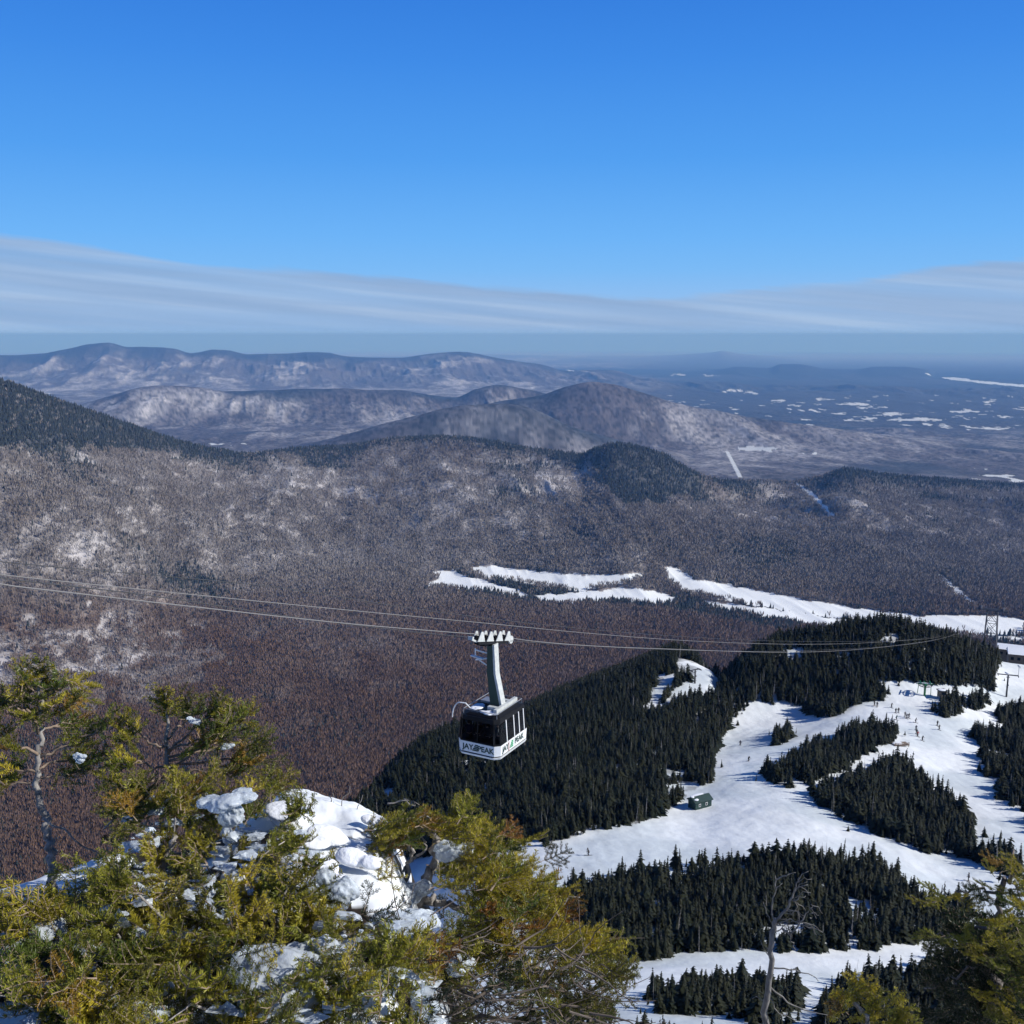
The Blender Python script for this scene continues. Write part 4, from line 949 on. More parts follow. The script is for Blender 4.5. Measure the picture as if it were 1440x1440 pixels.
PEOPLE = [(828, 1204, 1, 'black', 90, 'person in dark clothes skiing alone on the crossing run, above the long stand of trees'),
 (1041, 1049, 0, 'navy', 180, 'person on skis high on the left run, near the edge of the wooded spur'),
 (1052.5, 1071.5, 1, 'black', 200, 'person skiing down the left run beside the tips of the tree shadows'),
 (1362, 1240, 0, 'charcoal', 60, 'person on skis on the crossing run at far right, above the small right-hand trees'),
 (1229.6, 993.5, 0, 'black', 120, 'person at the lower left edge of the round knoll, left one of a pair'),
 (1233.3, 995, 0, 'navy', 150, 'person at the lower left edge of the round knoll, right one of a pair'),
 (1253.6, 995.5, 2, 'black', 200, 'person standing alone between the knoll edge pair and the skier crowd'),
 (1259.6, 1003, 0, 'charcoal', 180, 'left of two people in the upper line of the skier crowd below the chairlift'),
 (1263.4, 1003, 0, 'black', 170, 'right of two people in the upper line of the skier crowd below the chairlift'),
 (1260, 1012.5, 1, 'teal', 220, 'person just below the upper pair, at the left end of the skier crowd'),
 (1272.6, 1008, 2, 'black', 160, 'person at the top left of the tight knot of three skiers'),
 (1275, 1011.5, 0, 'navy', 190, 'lowest person in the tight knot of three skiers'),
 (1278, 1010, 0, 'black', 200, 'person at the right side of the tight knot of three skiers'),
 (1287, 1017, 1, 'charcoal', 230, 'person skiing alone just right of the tight knot of three'),
 (1288, 1027, 2, 'navy', 180, 'topmost person of the short file of skiers near the board platform'),
 (1288.8, 1033, 0, 'black', 180, 'second person from the top in the file of skiers near the board platform'),
 (1290.3, 1037, 0, 'red', 210, 'third person from the top in the file of skiers near the board platform'),
 (1296.7, 1042.5, 1, 'black', 200, 'lowest person of the file of skiers near the board platform'),
 (1318, 1022, 0, 'black', 190, 'upper person of the pair on the steep right run below the booth'),
 (1320.4, 1027, 2, 'charcoal', 200, 'lower person of the pair on the steep right run below the booth')]
tm = tram.matrix_basis
for i_, (x_, y_, col_, rz_) in enumerate([(-.85, -1.3, 'navy', 170), (-.35, -1.15, 'black', 200), (.35, -1.25, 'charcoal', 150), (.85, -.9, 'charcoal', 90), (.75, .1, 'teal', 80), (.85, .85, 'black', 100), (-.6, .3, 'charcoal', 180), (0, .9, 'navy', 60)]):
    PEOPLE.append((tm @ Vector((x_, y_, .17)), None, 0, col_, rz_, ['standing passenger at the left end of the cable car front window', 'passenger in black behind the front window, second from its left', 'passenger in grey behind the right half of the cable car front window', 'passenger at the near corner of the cable car', 'passenger in teal behind the side windows of the cable car',
      'passenger behind the far side window of the cable car', 'passenger standing in the middle of the cable car', 'passenger in navy at the back of the cable car'][i_]))
for (u_, v_, k_, col_, rz_, lab_) in PEOPLE:
    inside = v_ is None
    p = u_ if inside else hit(u_, v_)
    bd, jk, tr, hl, s1, s2_, pl = FIG[k_]
    o = bpy.data.objects.new('person', bd); COL.objects.link(o); o.location = p + Vector((0, 0, .03)); o.rotation_euler = (0, 0, R(rz_)); o.scale = (1.05,) * 3
    setp(o, lab_, 'person', 'passengers in the cable car' if inside else 'skiers on the slopes')
    if inside: o.scale = (.97,) * 3
    for src, nn, mm in ((jk, 'jacket', CLOTH[col_]), (tr, 'trousers', CLOTH['black' if col_ != 'black' else 'charcoal']), (hl, 'helmet', CLOTH['black']), (s1, 'ski', CLOTH['charcoal']), (s2_, 'ski', CLOTH['charcoal']), (pl[0], 'ski_pole', CLOTH['charcoal']), (pl[1], 'ski_pole', CLOTH['charcoal'])):
        if inside and nn in ('ski', 'ski_pole'): continue
        c_ = bpy.data.objects.new(nn, src); 
        if not src.materials: src.materials.append(mm)
        COL.objects.link(c_); c_.parent = o; c_.material_slots[0].link = 'OBJECT'; c_.material_slots[0].material = mm
# ================================================================== FOREGROUND: wind-beaten firs, snow and ice on the summit
def needle_shoot(P0, P1, nl, step, g, w=.0019, bend=.0):
    """needles along a twig from P0 to P1: verts (n*3,3)"""
    P0 = np.array(P0, float); P1 = np.array(P1, float); ax = P1 - P0; L = np.linalg.norm(ax); ax /= L
    n = max(6, int(L / step)); t = (np.arange(n) + g.random(n)) / n
    up = np.array([0, 0, 1.0]) - ax * ax[2]; up /= max(np.linalg.norm(up), 1e-6); side = np.cross(ax, up)
    th = g.normal(0, 1.0, n) * .55 + np.where(g.random(n) < .5, 1, -1) * g.uniform(.35, 1.35, n)      # around the twig, mostly above and to the sides
    rad = up[None] * np.cos(th)[:, None] + side[None] * np.sin(th)[:, None]
    fw = g.uniform(.35, .75, n)[:, None]; d = ax[None] * fw + rad * np.sqrt(1 - fw ** 2)
    ll = nl * g.uniform(.75, 1.1, n) * (1 - .35 * t ** 3)
    base = P0 + ax[None] * (t * L)[:, None]; wv = np.cross(d, g.normal(size=(n, 3))); wv /= np.linalg.norm(wv, axis=1)[:, None]
    wv *= w * .5
    mid = base + d * (ll * .45)[:, None]; tip = base + d * ll[:, None] + up[None] * (ll * .10)[:, None]
    return np.stack([base - wv * .7, mid - wv, mid + wv, tip], 1).reshape(-1, 3)     # 4 verts: two triangles base-mid-mid, mid-tip-mid

def make_bough(seed, L=.36, nl=.016, step=.00125, w=.0019, gap=.030):
    g = np.random.default_rng(seed); nv = []; tw = []
    def twig(a, b, r): tw.append((np.array(a), np.array(b), r))
    def seg(a, b, r): twig(a, b, r); nv.append(needle_shoot(a, b, nl, step, g, w))
    n = 7; ang = 0; p = np.array([0., 0, 0]); pts_ = [p]
    for i in range(n):
        ang += g.normal() * .08; p = p + np.array([math.cos(ang), math.sin(ang), .10 + .04 * i * g.random()]) * (L / n); pts_.append(p)
    for i in range(n):
        (seg if i > 0 else twig)(pts_[i], pts_[i + 1], .0019 * (1 - .6 * i / n))
    m = int(L / gap)
    for k in range(1, m):
        t = k / m; f = t * n; i = min(int(f), n - 1); base = pts_[i] + (pts_[i + 1] - pts_[i]) * (f - i)
        for s in (-1, 1):
            if g.random() < .12: continue
            l = L * .46 * (1 - t) ** .7 * g.uniform(.7, 1.15) + .02; a = s * g.uniform(.7, 1.0)
            d = np.array([math.cos(a), math.sin(a), g.normal() * .22 + .16]); d /= np.linalg.norm(d); e = base + d * l
            mid = base + d * l * .5 + np.array([0, 0, -.006]); seg(base, mid, .0016); seg(mid, e, .0012)
            if l > .07:
                for f2 in (.35, .6, .8):
                    for s2 in (-1, 1):
                        if g.random() < .3: continue
                        a2 = a + s2 * .85; l2 = l * .42 * (1.1 - f2) + .018; b2 = base + d * l * f2
                        seg(b2, b2 + np.array([math.cos(a2), math.sin(a2), .2 + g.normal() * .2]) * l2, .0009)
    NV = np.concatenate(nv); nn = len(NV) // 4; bi = np.arange(nn)[:, None] * 4
    NF = np.concatenate([bi + [0, 1, 2], bi + [1, 3, 2]])
    TV = []; TF = []
    for a, b, r in tw:
        d = (b - a) / np.linalg.norm(b - a); x = np.cross(d, [0.1, .2, 1.0]); x /= np.linalg.norm(x); y = np.cross(d, x); b0 = len(TV)
        for q, rr_ in ((a, r), (b, r * .75)):
            for k in range(3): TV.append(q + (x * math.cos(k * 2.094) + y * math.sin(k * 2.094)) * rr_)
        for k in range(3): TF += [(b0 + k, b0 + (k + 1) % 3, b0 + 3 + (k + 1) % 3), (b0 + k, b0 + 3 + (k + 1) % 3, b0 + 3 + k)]
    return NV, NF, np.array(TV), np.array(TF)
KS = [(L_, make_bough(500 + i, L=L_, nl=.0135, step=.0009, w=.0021, gap=.027)) for i, L_ in enumerate((.085, .10, .11, .095, .12))]
KM = [(L_, make_bough(520 + i, L=L_, nl=.014, step=.0010, w=.0022, gap=.032)) for i, L_ in enumerate((.16, .18, .15, .20))]
KL = [(L_, make_bough(540 + i, L=L_, nl=.022, step=.0028, w=.0046, gap=.046)) for i, L_ in enumerate((.26, .30, .23))]

m, nt, b = new_mat('fir_needles'); a_ = N(nt, 'ShaderNodeAttribute', attribute_name='tint'); geo = N(nt, 'ShaderNodeNewGeometry')
b.inputs['Roughness'].default_value = .42; b.inputs['Specular IOR Level'].default_value = .4
tr_ = N(nt, 'ShaderNodeBsdfTranslucent'); mxs_ = N(nt, 'ShaderNodeMixShader'); mxs_.inputs[0].default_value = .3
nt.links.new(a_.outputs['Color'], b.inputs['Base Color']); nt.links.new(a_.outputs['Color'], tr_.inputs['Color'])
nt.links.new(b.outputs[0], mxs_.inputs[1]); nt.links.new(tr_.outputs[0], mxs_.inputs[2]); nt.links.new(mxs_.outputs[0], nt.nodes['Material Output'].inputs['Surface'])
M_NEED = m
M_TWIG = mat('fir_twig_bark', (.22, .165, .12), .85, var=.3, scale=60)
M_LIMB = mat('lichen_bark', (.28, .26, .235), .9, var=.5, scale=45, bump=.004)
M_TANG = mat('dead_twig_bark', (.13, .105, .085), .85, var=.4, scale=30)
M_GREYW = mat('silver_dead_wood', (.19, .18, .165), .85, var=.35, scale=18, bump=.004)
GREEN, OLIVE, GOLD, RUST, DARKG = [np.array(q) for q in ((.095, .130, .022), (.245, .240, .028), (.42, .345, .032), (.28, .13, .025), (.020, .036, .013))]  # DARKG holds the painted shade of low and inner boughs

def boughs(name_parent, items):
    """items: (pos, dir, up, scale, tint, kind) -> one crown mesh and one mesh of its twigs"""
    NVs, NFs, TVs, TFs, CO = [], [], [], [], []; nb = tb = 0
    for pos, d, up, s, tint, k in items:
        d = Vector(d).normalized(); y = Vector(up).cross(d).normalized(); z = d.cross(y)
        ln = s * .36; kinds = KS if ln < .135 else (KM if ln < .21 else KL); L0, (nv, nf, tv, tf) = kinds[k % len(kinds)]
        Mx = np.array([d, y, z]).T * (ln / L0)
        NVs.append(nv @ Mx.T + np.array(pos)); NFs.append(nf + nb); nb += len(nv); TVs.append(tv @ Mx.T + np.array(pos)); TFs.append(tf + tb); tb += len(tv)
        jit = rng.uniform(.7, 1.3, len(nv) // 4).repeat(4)[:, None]; CO.append(np.clip(tint[None] * jit, 0, 1))
    link_mesh('crown', np_mesh('crown', np.concatenate(NVs), [np.concatenate(NFs)], color=np.concatenate(CO)), M_NEED, name_parent)
    link_mesh('twigs', np_mesh('twigs', np.concatenate(TVs), [np.concatenate(TFs)]), M_TWIG, name_parent)

def wiggle(pts_, n=4, amp=.008):
    out = []
    for a, b in zip(pts_[:-1], pts_[1:]):
        a = Vector(a); b = Vector(b)
        for i in range(n): out.append(a.lerp(b, i / n) + Vector(rng.normal(size=3) * amp * (1 if (i or len(out)) else 0)))
    return out + [Vector(pts_[-1])]
def limb(px, r, r0, r1, mat_, parent, name='branch', n=4, amp=.006, seg=7):
    """px: (u, v) or (u, v, r)"""
    P = wiggle([pt(q[0], q[1], q[2] if len(q) > 2 else r) for q in px], n, amp); k = len(P)
    g = MB(); g.tube(P, [r0 + (r1 - r0) * i / (k - 1) for i in range(k)], seg); return g.build(name, mat_, parent, smooth=True), P
def pick_tint(w=(4, 4, 2, .5, 1)):
    q = np.array(w, float); q /= q.sum(); base = [GREEN, OLIVE, GOLD, RUST, DARKG][rng.choice(5, p=q)]; b2 = [GREEN, OLIVE, GOLD][rng.integers(0, 3)]
    return (base * .7 + b2 * .3) * rng.uniform(.8, 1.25)
def rdir(azc, spread, e0, e1):
    a = azc + rng.normal() * spread; e = rng.uniform(e0, e1); return Vector((math.sin(a) * math.cos(e), math.cos(a) * math.cos(e), math.sin(e)))
def rup(): return Vector(rng.normal(size=3) * .35 + np.array([.12, -.45, 1.0]))

# ---- small crooked fir at the picture's left edge
r0 = 3.55
firA = empty('fir_tree', pt(74, 1258, r0), label='small crooked fir with a bare pale stem at the left picture edge', cat='tree')
firA_inv = firA.location.copy()
def world_children(root):
    """children were built in world coordinates: keep them there"""
    for c in root.children: c.matrix_parent_inverse = Matrix.Translation(-root.location)
limb([(74, 1262), (72, 1225), (70, 1190), (66, 1165), (60, 1140), (52, 1105), (52, 1060), (56, 1030), (54, 1010), (60, 975), (68, 930)], r0, .017, .004, M_LIMB, firA, 'trunk')
brA = [([(54, 1032), (42, 1005), (20, 1000), (-10, 1003)], .006), ([(53, 1062), (25, 1052), (-15, 1050)], .006), ([(54, 1065), (90, 1050), (130, 1030), (172, 1016)], .006), ([(52, 1084), (85, 1070), (122, 1062)], .005),
       ([(55, 1030), (80, 1022), (110, 1022)], .005), ([(52, 1085), (30, 1082), (-10, 1088)], .005), ([(60, 985), (80, 970), (104, 962)], .004), ([(59, 985), (45, 962), (34, 957)], .004), ([(53, 1015), (30, 990), (5, 985)], .005), ([(56, 1000), (80, 992), (102, 990)], .005), ([(53, 1092), (100, 1085), (130, 1088)], .004), ([(52, 1095), (20, 1102), (-10, 1105)], .004)]
items = []
for px_, rr_ in brA:
    rend = r0 + rng.uniform(-.12, .12); _, P = limb([(*px_[0], r0)] + [(*q, r0 + (rend - r0) * (i + 1) / len(px_)) for i, q in enumerate(px_[1:])], r0, rr_, .002, M_TWIG, firA)
    for f in (.4, .7, 1.0):
        i = min(int(f * (len(P) - 1)), len(P) - 2); d = (P[i + 1] - P[i]).normalized()
        for s in ((-1, 1) if f < 1 else (0,)):
            dd = Vector(d) + Vector((0, s * .75, .05)) + Vector(rng.normal(size=3) * .12)
            items.append((P[i] if f < 1 else P[-1] - d * .05, dd, Vector((0, -.35, 1)) + Vector(rng.normal(size=3) * .2), rng.uniform(.28, .42) * (1.1 if f == 1 else .9), pick_tint((5, 3, 1.2, .3, 1.5)), int(rng.integers(0, 5))))
top_ = pt(66, 960, r0)
for k in range(3): items.append((top_ + Vector((0, 0, -.03 * k)), Vector((.10 * (k - 1), 0, 1)), Vector((0, -1, .2)), .30, pick_tint((3, 4, 2, 0, 0)), k))
for k in range(10):
    a = k * 2.4; q = pt(59, 975 + k * 5, r0); items.append((q, Vector((math.cos(a), math.sin(a), .35)), Vector((0, -.2, 1)), .26 + .012 * k, pick_tint((4, 3, 1, .3, 1)), k))
boughs(firA, items); world_children(firA)

# ---- second little fir, its leader above the big bush
r1_ = 3.45
firB = empty('fir_tree', pt(236, 1110, r1_), label='young fir with one upright leader rising behind the icy bush, second from the left', cat='tree')
limb([(238, 1120), (237, 1070), (234, 1020), (233, 975)], r1_, .011, .003, M_LIMB, firB, 'trunk')
brB = [([(236, 1060), (275, 1025), (300, 1003)], 3.4), ([(237, 1065), (300, 1035), (345, 1010)], 3.45), ([(237, 1070), (310, 1050), (355, 1040)], 3.5), ([(237, 1075), (320, 1068), (370, 1070)], 3.4), ([(236, 1050), (205, 1042), (172, 1040)], 3.5),
       ([(237, 1080), (210, 1075), (180, 1075)], 3.4), ([(237, 1055), (290, 1040), (320, 1022)], 3.3), ([(237, 1090), (290, 1085), (335, 1090)], 3.35), ([(237, 1095), (200, 1100), (165, 1108)], 3.35), ([(234, 1040), (255, 1018), (268, 1000)], 3.5), ([(236, 1085), (265, 1060), (290, 1048)], 3.3)]
items = []
for px_, re_ in brB:
    _, P = limb([(px_[0][0], px_[0][1], r1_), (px_[1][0], px_[1][1], (r1_ + re_) / 2), (px_[2][0], px_[2][1], re_)], r1_, .005, .002, M_TWIG, firB)
    for f in (.5, .8, 1.0):
        i = min(int(f * (len(P) - 1)), len(P) - 2); d = (P[i + 1] - P[i]).normalized()
        for s in ((-1, 1) if f < 1 else (0,)):
            items.append((P[i] if f < 1 else P[-1] - d * .05, Vector(d) + Vector((rng.normal() * .2, s * .7, .15 + rng.normal() * .1)), rup(), rng.uniform(.28, .42), pick_tint((5, 3, 1.2, .3, 1.5)), int(rng.integers(0, 5))))
for k in range(4): items.append((pt(234, 1005 + k * 6, r1_), Vector((.06 * (k - 1.5), 0, 1)), Vector((0, -1, .2)), .34, pick_tint((3, 4, 2, 0, 0)), k))
boughs(firB, items); world_children(firB)

# ---- the big icy bush
SNOWGAP = SNOWFG[:2] + SNOWFG[2:4]
bushC = empty('fir_bush', hit(215, 1330), label='broad dark green fir bush crusted with snow and ice, filling the lower left', cat='bush')
POLYC = [(-40, 1290), (40, 1290), (120, 1268), (168, 1200), (175, 1120), (210, 1085), (330, 1088), (400, 1105), (430, 1150), (455, 1290), (545, 1290), (600, 1330), (620, 1480), (-40, 1480)]
items = []
def snowy(u, v): return any(bool(inpoly(np.array([u]), np.array([v]), p_)[0]) for p_ in SNOWGAP)
def inC(u, v): return bool(inpoly(np.array([u]), np.array([v]), POLYC)[0])
def seat(u, v, off):
    p = hit(u, v, off, r1=5.0)
    return (p + Vector((0, 0, off))) if p is not None else pt(u, v, 3.35)
# low understorey, shade put into its dark needle colour
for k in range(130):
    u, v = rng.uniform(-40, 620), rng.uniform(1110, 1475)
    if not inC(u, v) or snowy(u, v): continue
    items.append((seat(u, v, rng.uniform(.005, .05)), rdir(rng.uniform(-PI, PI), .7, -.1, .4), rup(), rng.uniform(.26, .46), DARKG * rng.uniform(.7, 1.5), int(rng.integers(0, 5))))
# separate sunlit boughs: fans of shoots on their own little stems, gaps between them
cent = []
for k in range(4000):
    u, v = rng.uniform(-30, 610), rng.uniform(1112, 1465)
    if not inC(u, v) or (snowy(u, v) and rng.random() > .30): continue
    if any((u - a_) ** 2 + ((v - b_) * 1.3) ** 2 < 34 ** 2 for a_, b_ in cent): continue
    cent.append((u, v))
for (u, v) in cent:
    if rng.random() < .22: continue
    off = rng.uniform(.07, .20); c = seat(u, v, off); azb = math.atan2(u - 235, -60) + rng.normal() * .8; el_ = rng.uniform(.1, .7)
    base = pick_tint((4, 5, 3, .35, .6)); w_ = rdir(azb, 0, el_, el_ + .01); up_ = rup()
    g = MB(); root = c - w_ * .10 - Vector((0, 0, .05)); g.tube([root, c - w_ * .04, c + w_ * .03], [.004, .003, .0015], 5); g.build('branch', M_LIMB, bushC, smooth=True)
    for j in range(int(rng.integers(4, 8))):
        d = (w_ + Vector(rng.normal(size=3) * .42)).normalized(); s_ = rng.uniform(.24, .36)
        items.append((c - w_ * .03 + Vector(rng.normal(size=3) * .012), d, up_ + Vector(rng.normal(size=3) * .2), s_, base * rng.uniform(.85, 1.2), int(rng.integers(0, 5))))
# ragged top of the bush on the skyline
for k in range(46):
    u = rng.uniform(165, 400); vtop = 1104 + abs(u - 270) * .12; v = vtop + rng.uniform(5, 50); p = pt(u, v, 3.25 + rng.uniform(-.15, .15))
    items.append((p, rdir(math.atan2(u - 260, 80), .8, .0, .8), rup(), rng.uniform(.24, .36), pick_tint((3, 4, 3, .6, 1.5)), int(rng.integers(0, 5))))
items_c = items
for px_, a_, b_, m_ in [([(214, 1290), (222, 1250), (227, 1211), (249, 1175)], .016, .006, M_LIMB), ([(214, 1286), (200, 1262), (187, 1242), (172, 1222), (159, 1210)], .009, .003, M_LIMB), ([(249, 1175), (235, 1165), (190, 1160)], .005, .002, M_LIMB), ([(227, 1215), (240, 1190), (248, 1176), (246, 1150)], .006, .002, M_LIMB),
                    ([(250, 1250), (265, 1215), (285, 1195), (310, 1185)], .007, .002, M_LIMB), ([(60, 1150), (120, 1190), (170, 1225)], .004, .002, M_LIMB), ([(202, 1341), (175, 1333), (148, 1323), (125, 1305), (103, 1285)], .0055, .003, M_TWIG), ([(149, 1323), (157, 1290), (165, 1245)], .0035, .002, M_TWIG),
                    ([(202, 1341), (240, 1330), (255, 1338)], .005, .002, M_LIMB), ([(200, 1345), (190, 1365), (232, 1350)], .004, .002, M_LIMB), ([(300, 1440), (320, 1400), (345, 1370)], .004, .002, M_TWIG), ([(360, 1420), (400, 1385), (430, 1380)], .004, .002, M_TWIG),
                    ([(470, 1160), (480, 1135), (492, 1105)], .003, .001, M_GREYW), ([(480, 1165), (500, 1150), (510, 1118)], .003, .001, M_GREYW), ([(455, 1150), (465, 1128), (468, 1115)], .003, .001, M_GREYW), ([(450, 1158), (480, 1150), (500, 1138)], .004, .002, M_GREYW)]:
    limb(px_, 3.0 if px_[0][1] > 1180 else 3.5, a_, b_, m_, bushC, amp=.005)
items = []
for (u, v, du, dv, s) in [(103, 1285, .2, .9, .55), (120, 1300, -.3, .3, .45), (148, 1323, -.3, -.6, .6), (165, 1250, .1, .8, .45), (140, 1345, -.4, -.8, .6), (135, 1360, -.2, -.9, .5)]:
    items.append((pt(u, v, 2.55), Vector((du, -.1, dv)), Vector((0, -1, .3)), s, OLIVE * 1.2, int(rng.integers(0, 5))))
for k in range(22):
    u = rng.uniform(0, 560); v = rng.uniform(1340, 1450); items.append((pt(u, v, 2.2 + rng.uniform(-.1, .15)), rdir(rng.uniform(-PI, PI), .5, .0, .6), Vector((0, -.8, .6)), rng.uniform(.3, .55), pick_tint((3, 5, 3, .5, 1)), int(rng.integers(0, 5))))
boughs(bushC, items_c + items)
world_children(bushC)

# ---- wind-combed golden fir right of it
bushD = empty('fir_bush', pt(594, 1290, 3.0), label='wind-combed golden green fir bush leaning right, beside the icy bush', cat='bush')
PADS = [((560, 1160), 60, 26, 3.1), ((640, 1150), 70, 30, 3.1), ((690, 1175), 50, 26, 3.0), ((560, 1180), 40, 22, 3.0), ((705, 1200), 40, 18, 3.1), ((680, 1225), 60, 18, 2.9), ((640, 1215), 30, 10, 3.2), ((730, 1230), 40, 18, 3.0), ((700, 1250), 70, 22, 2.9), ((760, 1260), 50, 26, 3.0), ((700, 1285), 80, 22, 2.8), ((780, 1290), 40, 24, 3.0),
        ((745, 1315), 60, 22, 2.8), ((660, 1305), 40, 16, 2.7), ((840, 1335), 35, 25, 2.9), ((800, 1320), 40, 18, 3.0), ((640, 1345), 40, 16, 2.6), ((530, 1330), 40, 22, 2.6), ((560, 1345), 50, 18, 2.6), ((480, 1210), 30, 14, 3.0), ((505, 1225), 30, 12, 2.9), ((855, 1355), 20, 14, 2.9)]
items = []
for (cx_, cy_), a_, b_, rr_ in PADS:
    cy_ += 10
    for k in range(int(5 + a_ * b_ / 120)):
        u = cx_ + rng.normal() * a_ * .5; v = cy_ + rng.normal() * b_ * .45
        p = pt(u, v, rr_ + rng.uniform(-.15, .15)); d = rdir(R(75), .75, -.22, .45)
        rust = .12 if (650 < u < 760 and v > 1260) else .03
        items.append((p - d * .06, d, Vector((.1, -.35, 1)) + Vector(rng.normal(size=3) * .22), rng.uniform(.24, .42), RUST * rng.uniform(.8, 1.3) if rng.random() < rust else pick_tint((1, 4, 7, .4, .4)), int(rng.integers(0, 5))))
for k in range(14):       # inner boughs, shade painted as a darker needle tint
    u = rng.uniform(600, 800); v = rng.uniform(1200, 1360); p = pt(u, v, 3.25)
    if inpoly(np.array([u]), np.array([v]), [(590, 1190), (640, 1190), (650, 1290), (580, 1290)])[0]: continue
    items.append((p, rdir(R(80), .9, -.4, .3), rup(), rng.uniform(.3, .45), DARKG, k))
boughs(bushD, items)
for px_, a_, b_ in [([(594, 1300), (593, 1260), (600, 1235), (607, 1218), (617, 1190), (612, 1178), (609, 1168)], .022, .006), ([(560, 1256), (566, 1240), (572, 1230), (583, 1207), (577, 1195), (575, 1188)], .010, .004), ([(593, 1262), (615, 1268), (637, 1280), (680, 1284), (740, 1290)], .016, .005),
                    ([(593, 1262), (575, 1270), (550, 1282), (535, 1288)], .016, .007), ([(537, 1287), (550, 1300), (567, 1317), (580, 1330)], .008, .004), ([(572, 1230), (555, 1210), (548, 1185), (540, 1165)], .006, .002), ([(617, 1190), (640, 1172), (670, 1165)], .007, .003), ([(607, 1218), (640, 1225), (680, 1228)], .007, .003), ([(583, 1207), (600, 1195), (590, 1175)], .005, .002),
                    ([(600, 1240), (630, 1245), (650, 1262), (640, 1275)], .004, .002), ([(562, 1253), (548, 1240), (535, 1232)], .005, .002), ([(594, 1300), (585, 1340), (560, 1400), (540, 1460)], .024, .022), ([(740, 1290), (780, 1280), (815, 1262)], .005, .002), ([(700, 1285), (760, 1300), (830, 1320)], .005, .002), ([(560, 1165), (590, 1145), (625, 1150)], .004, .001), ([(545, 1130), (575, 1126), (590, 1132)], .003, .001)]:
    limb(px_, 3.05, a_, b_, M_LIMB, bushD, amp=.007)
world_children(bushD)

# ---- tangle of dead twigs under it
tang = empty('dead_bush', hit(600, 1430, 0, r1=8) or pt(600, 1430, 3), label='tangle of bare grey brown twigs under the golden bush, at the bottom edge', cat='bush')
g = MB()
for k in range(330):
    u = rng.uniform(430, 830); v = 1315 + (u - 500) * .05 + rng.uniform(0, 125) ; rr_ = rng.uniform(2.4, 3.1); p = pt(u, v, rr_); d = rdir(R(70), .9, -.3, .35); P = [p]
    l = rng.uniform(.08, .3)
    for i in range(4): d = (d + Vector(rng.normal(size=3) * .25)).normalized(); P.append(P[-1] + d * l / 4)
    g.tube(P, [.0024 * rng.uniform(.5, 1.5)] * 2 + [.0018, .0014, .0008], 4)
g.build('twigs', M_TANG, tang)
for px_, a_, b_ in [([(560, 1400), (640, 1395), (700, 1390), (780, 1365)], .007, .003), ([(600, 1440), (680, 1400), (740, 1370), (800, 1352), (860, 1350)], .007, .002), ([(560, 1430), (700, 1436), (760, 1430)], .008, .006), ([(720, 1440), (760, 1425), (790, 1435), (850, 1430)], .006, .002), ([(755, 1410), (790, 1428), (830, 1420)], .005, .002)]:
    limb(px_, 2.8, a_, b_, M_TANG, tang, amp=.012)
items = [(pt(rng.uniform(450, 850), rng.uniform(1345, 1450), rng.uniform(2.5, 3.0)), rdir(R(70), 1.2, -.3, .4), rup(), rng.uniform(.3, .5), pick_tint((3, 2, .5, .6, 6)) * .8, int(rng.integers(0, 5))) for k in range(80)]
boughs(tang, items); world_children(tang)

# ---- fir at the right edge, its own shade painted in with dark needle colour
rE = 6.0
firE = empty('fir_tree', (pt(1400, 1300, rE).x, pt(1400, 1300, rE).y, float(sample(Z, pt(1400, 1300, rE).x, pt(1400, 1300, rE).y))), label='tall dark fir with green gold branch ends at the lower right edge', cat='tree')
bz = firE.location; P = wiggle([bz - Vector((0, 0, .3)), pt(1385, 1440, rE), pt(1392, 1330, rE), pt(1412, 1240, rE), pt(1425, 1195, rE)], 4, .02); g = MB(); g.tube(P, [.036 - .031 * i / len(P) for i in range(len(P))], 8); g.build('trunk', M_BARK, firE, smooth=True)
items = []
def cone_bough(cu, cv, rr_, tintw, n, s0, s1, azc=None, sp=9):
    for k in range(n):
        u = cu + rng.normal() * sp; v = cv + rng.normal() * sp * .7; p = pt(u, v, rr_ + rng.uniform(-.25, .25))
        items.append((p, rdir(azc if azc is not None else rng.uniform(-PI, PI), .7, -.25, .35), rup(), rng.uniform(s0, s1), pick_tint(tintw), int(rng.integers(0, 5))))
for (u, v, n_) in [(1430, 1205, 3), (1440, 1230, 4), (1425, 1250, 4), (1442, 1272, 4), (1430, 1310, 4), (1306, 1256, 1), (1326, 1260, 2), (1354, 1258, 2), (1322, 1312, 2), (1342, 1320, 3), (1370, 1330, 3), (1392, 1300, 3), (1395, 1345, 3), (1440, 1345, 4), (1420, 1390, 3), (1385, 1405, 3), (1440, 1420, 3)]:
    cone_bough(u, v, rE + rng.uniform(-.4, .2), (3, 4, 2, .2, 2), n_, .40, .62, math.atan2(u - 1400, -60))
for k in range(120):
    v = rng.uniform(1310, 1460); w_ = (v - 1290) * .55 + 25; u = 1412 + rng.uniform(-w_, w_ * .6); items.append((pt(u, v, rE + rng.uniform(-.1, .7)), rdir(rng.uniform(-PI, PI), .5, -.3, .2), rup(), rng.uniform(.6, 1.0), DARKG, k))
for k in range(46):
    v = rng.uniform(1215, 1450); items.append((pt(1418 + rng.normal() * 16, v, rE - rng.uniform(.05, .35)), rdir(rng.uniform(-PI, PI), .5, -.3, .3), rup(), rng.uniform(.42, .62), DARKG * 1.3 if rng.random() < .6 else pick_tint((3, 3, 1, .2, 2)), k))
boughs(firE, items)
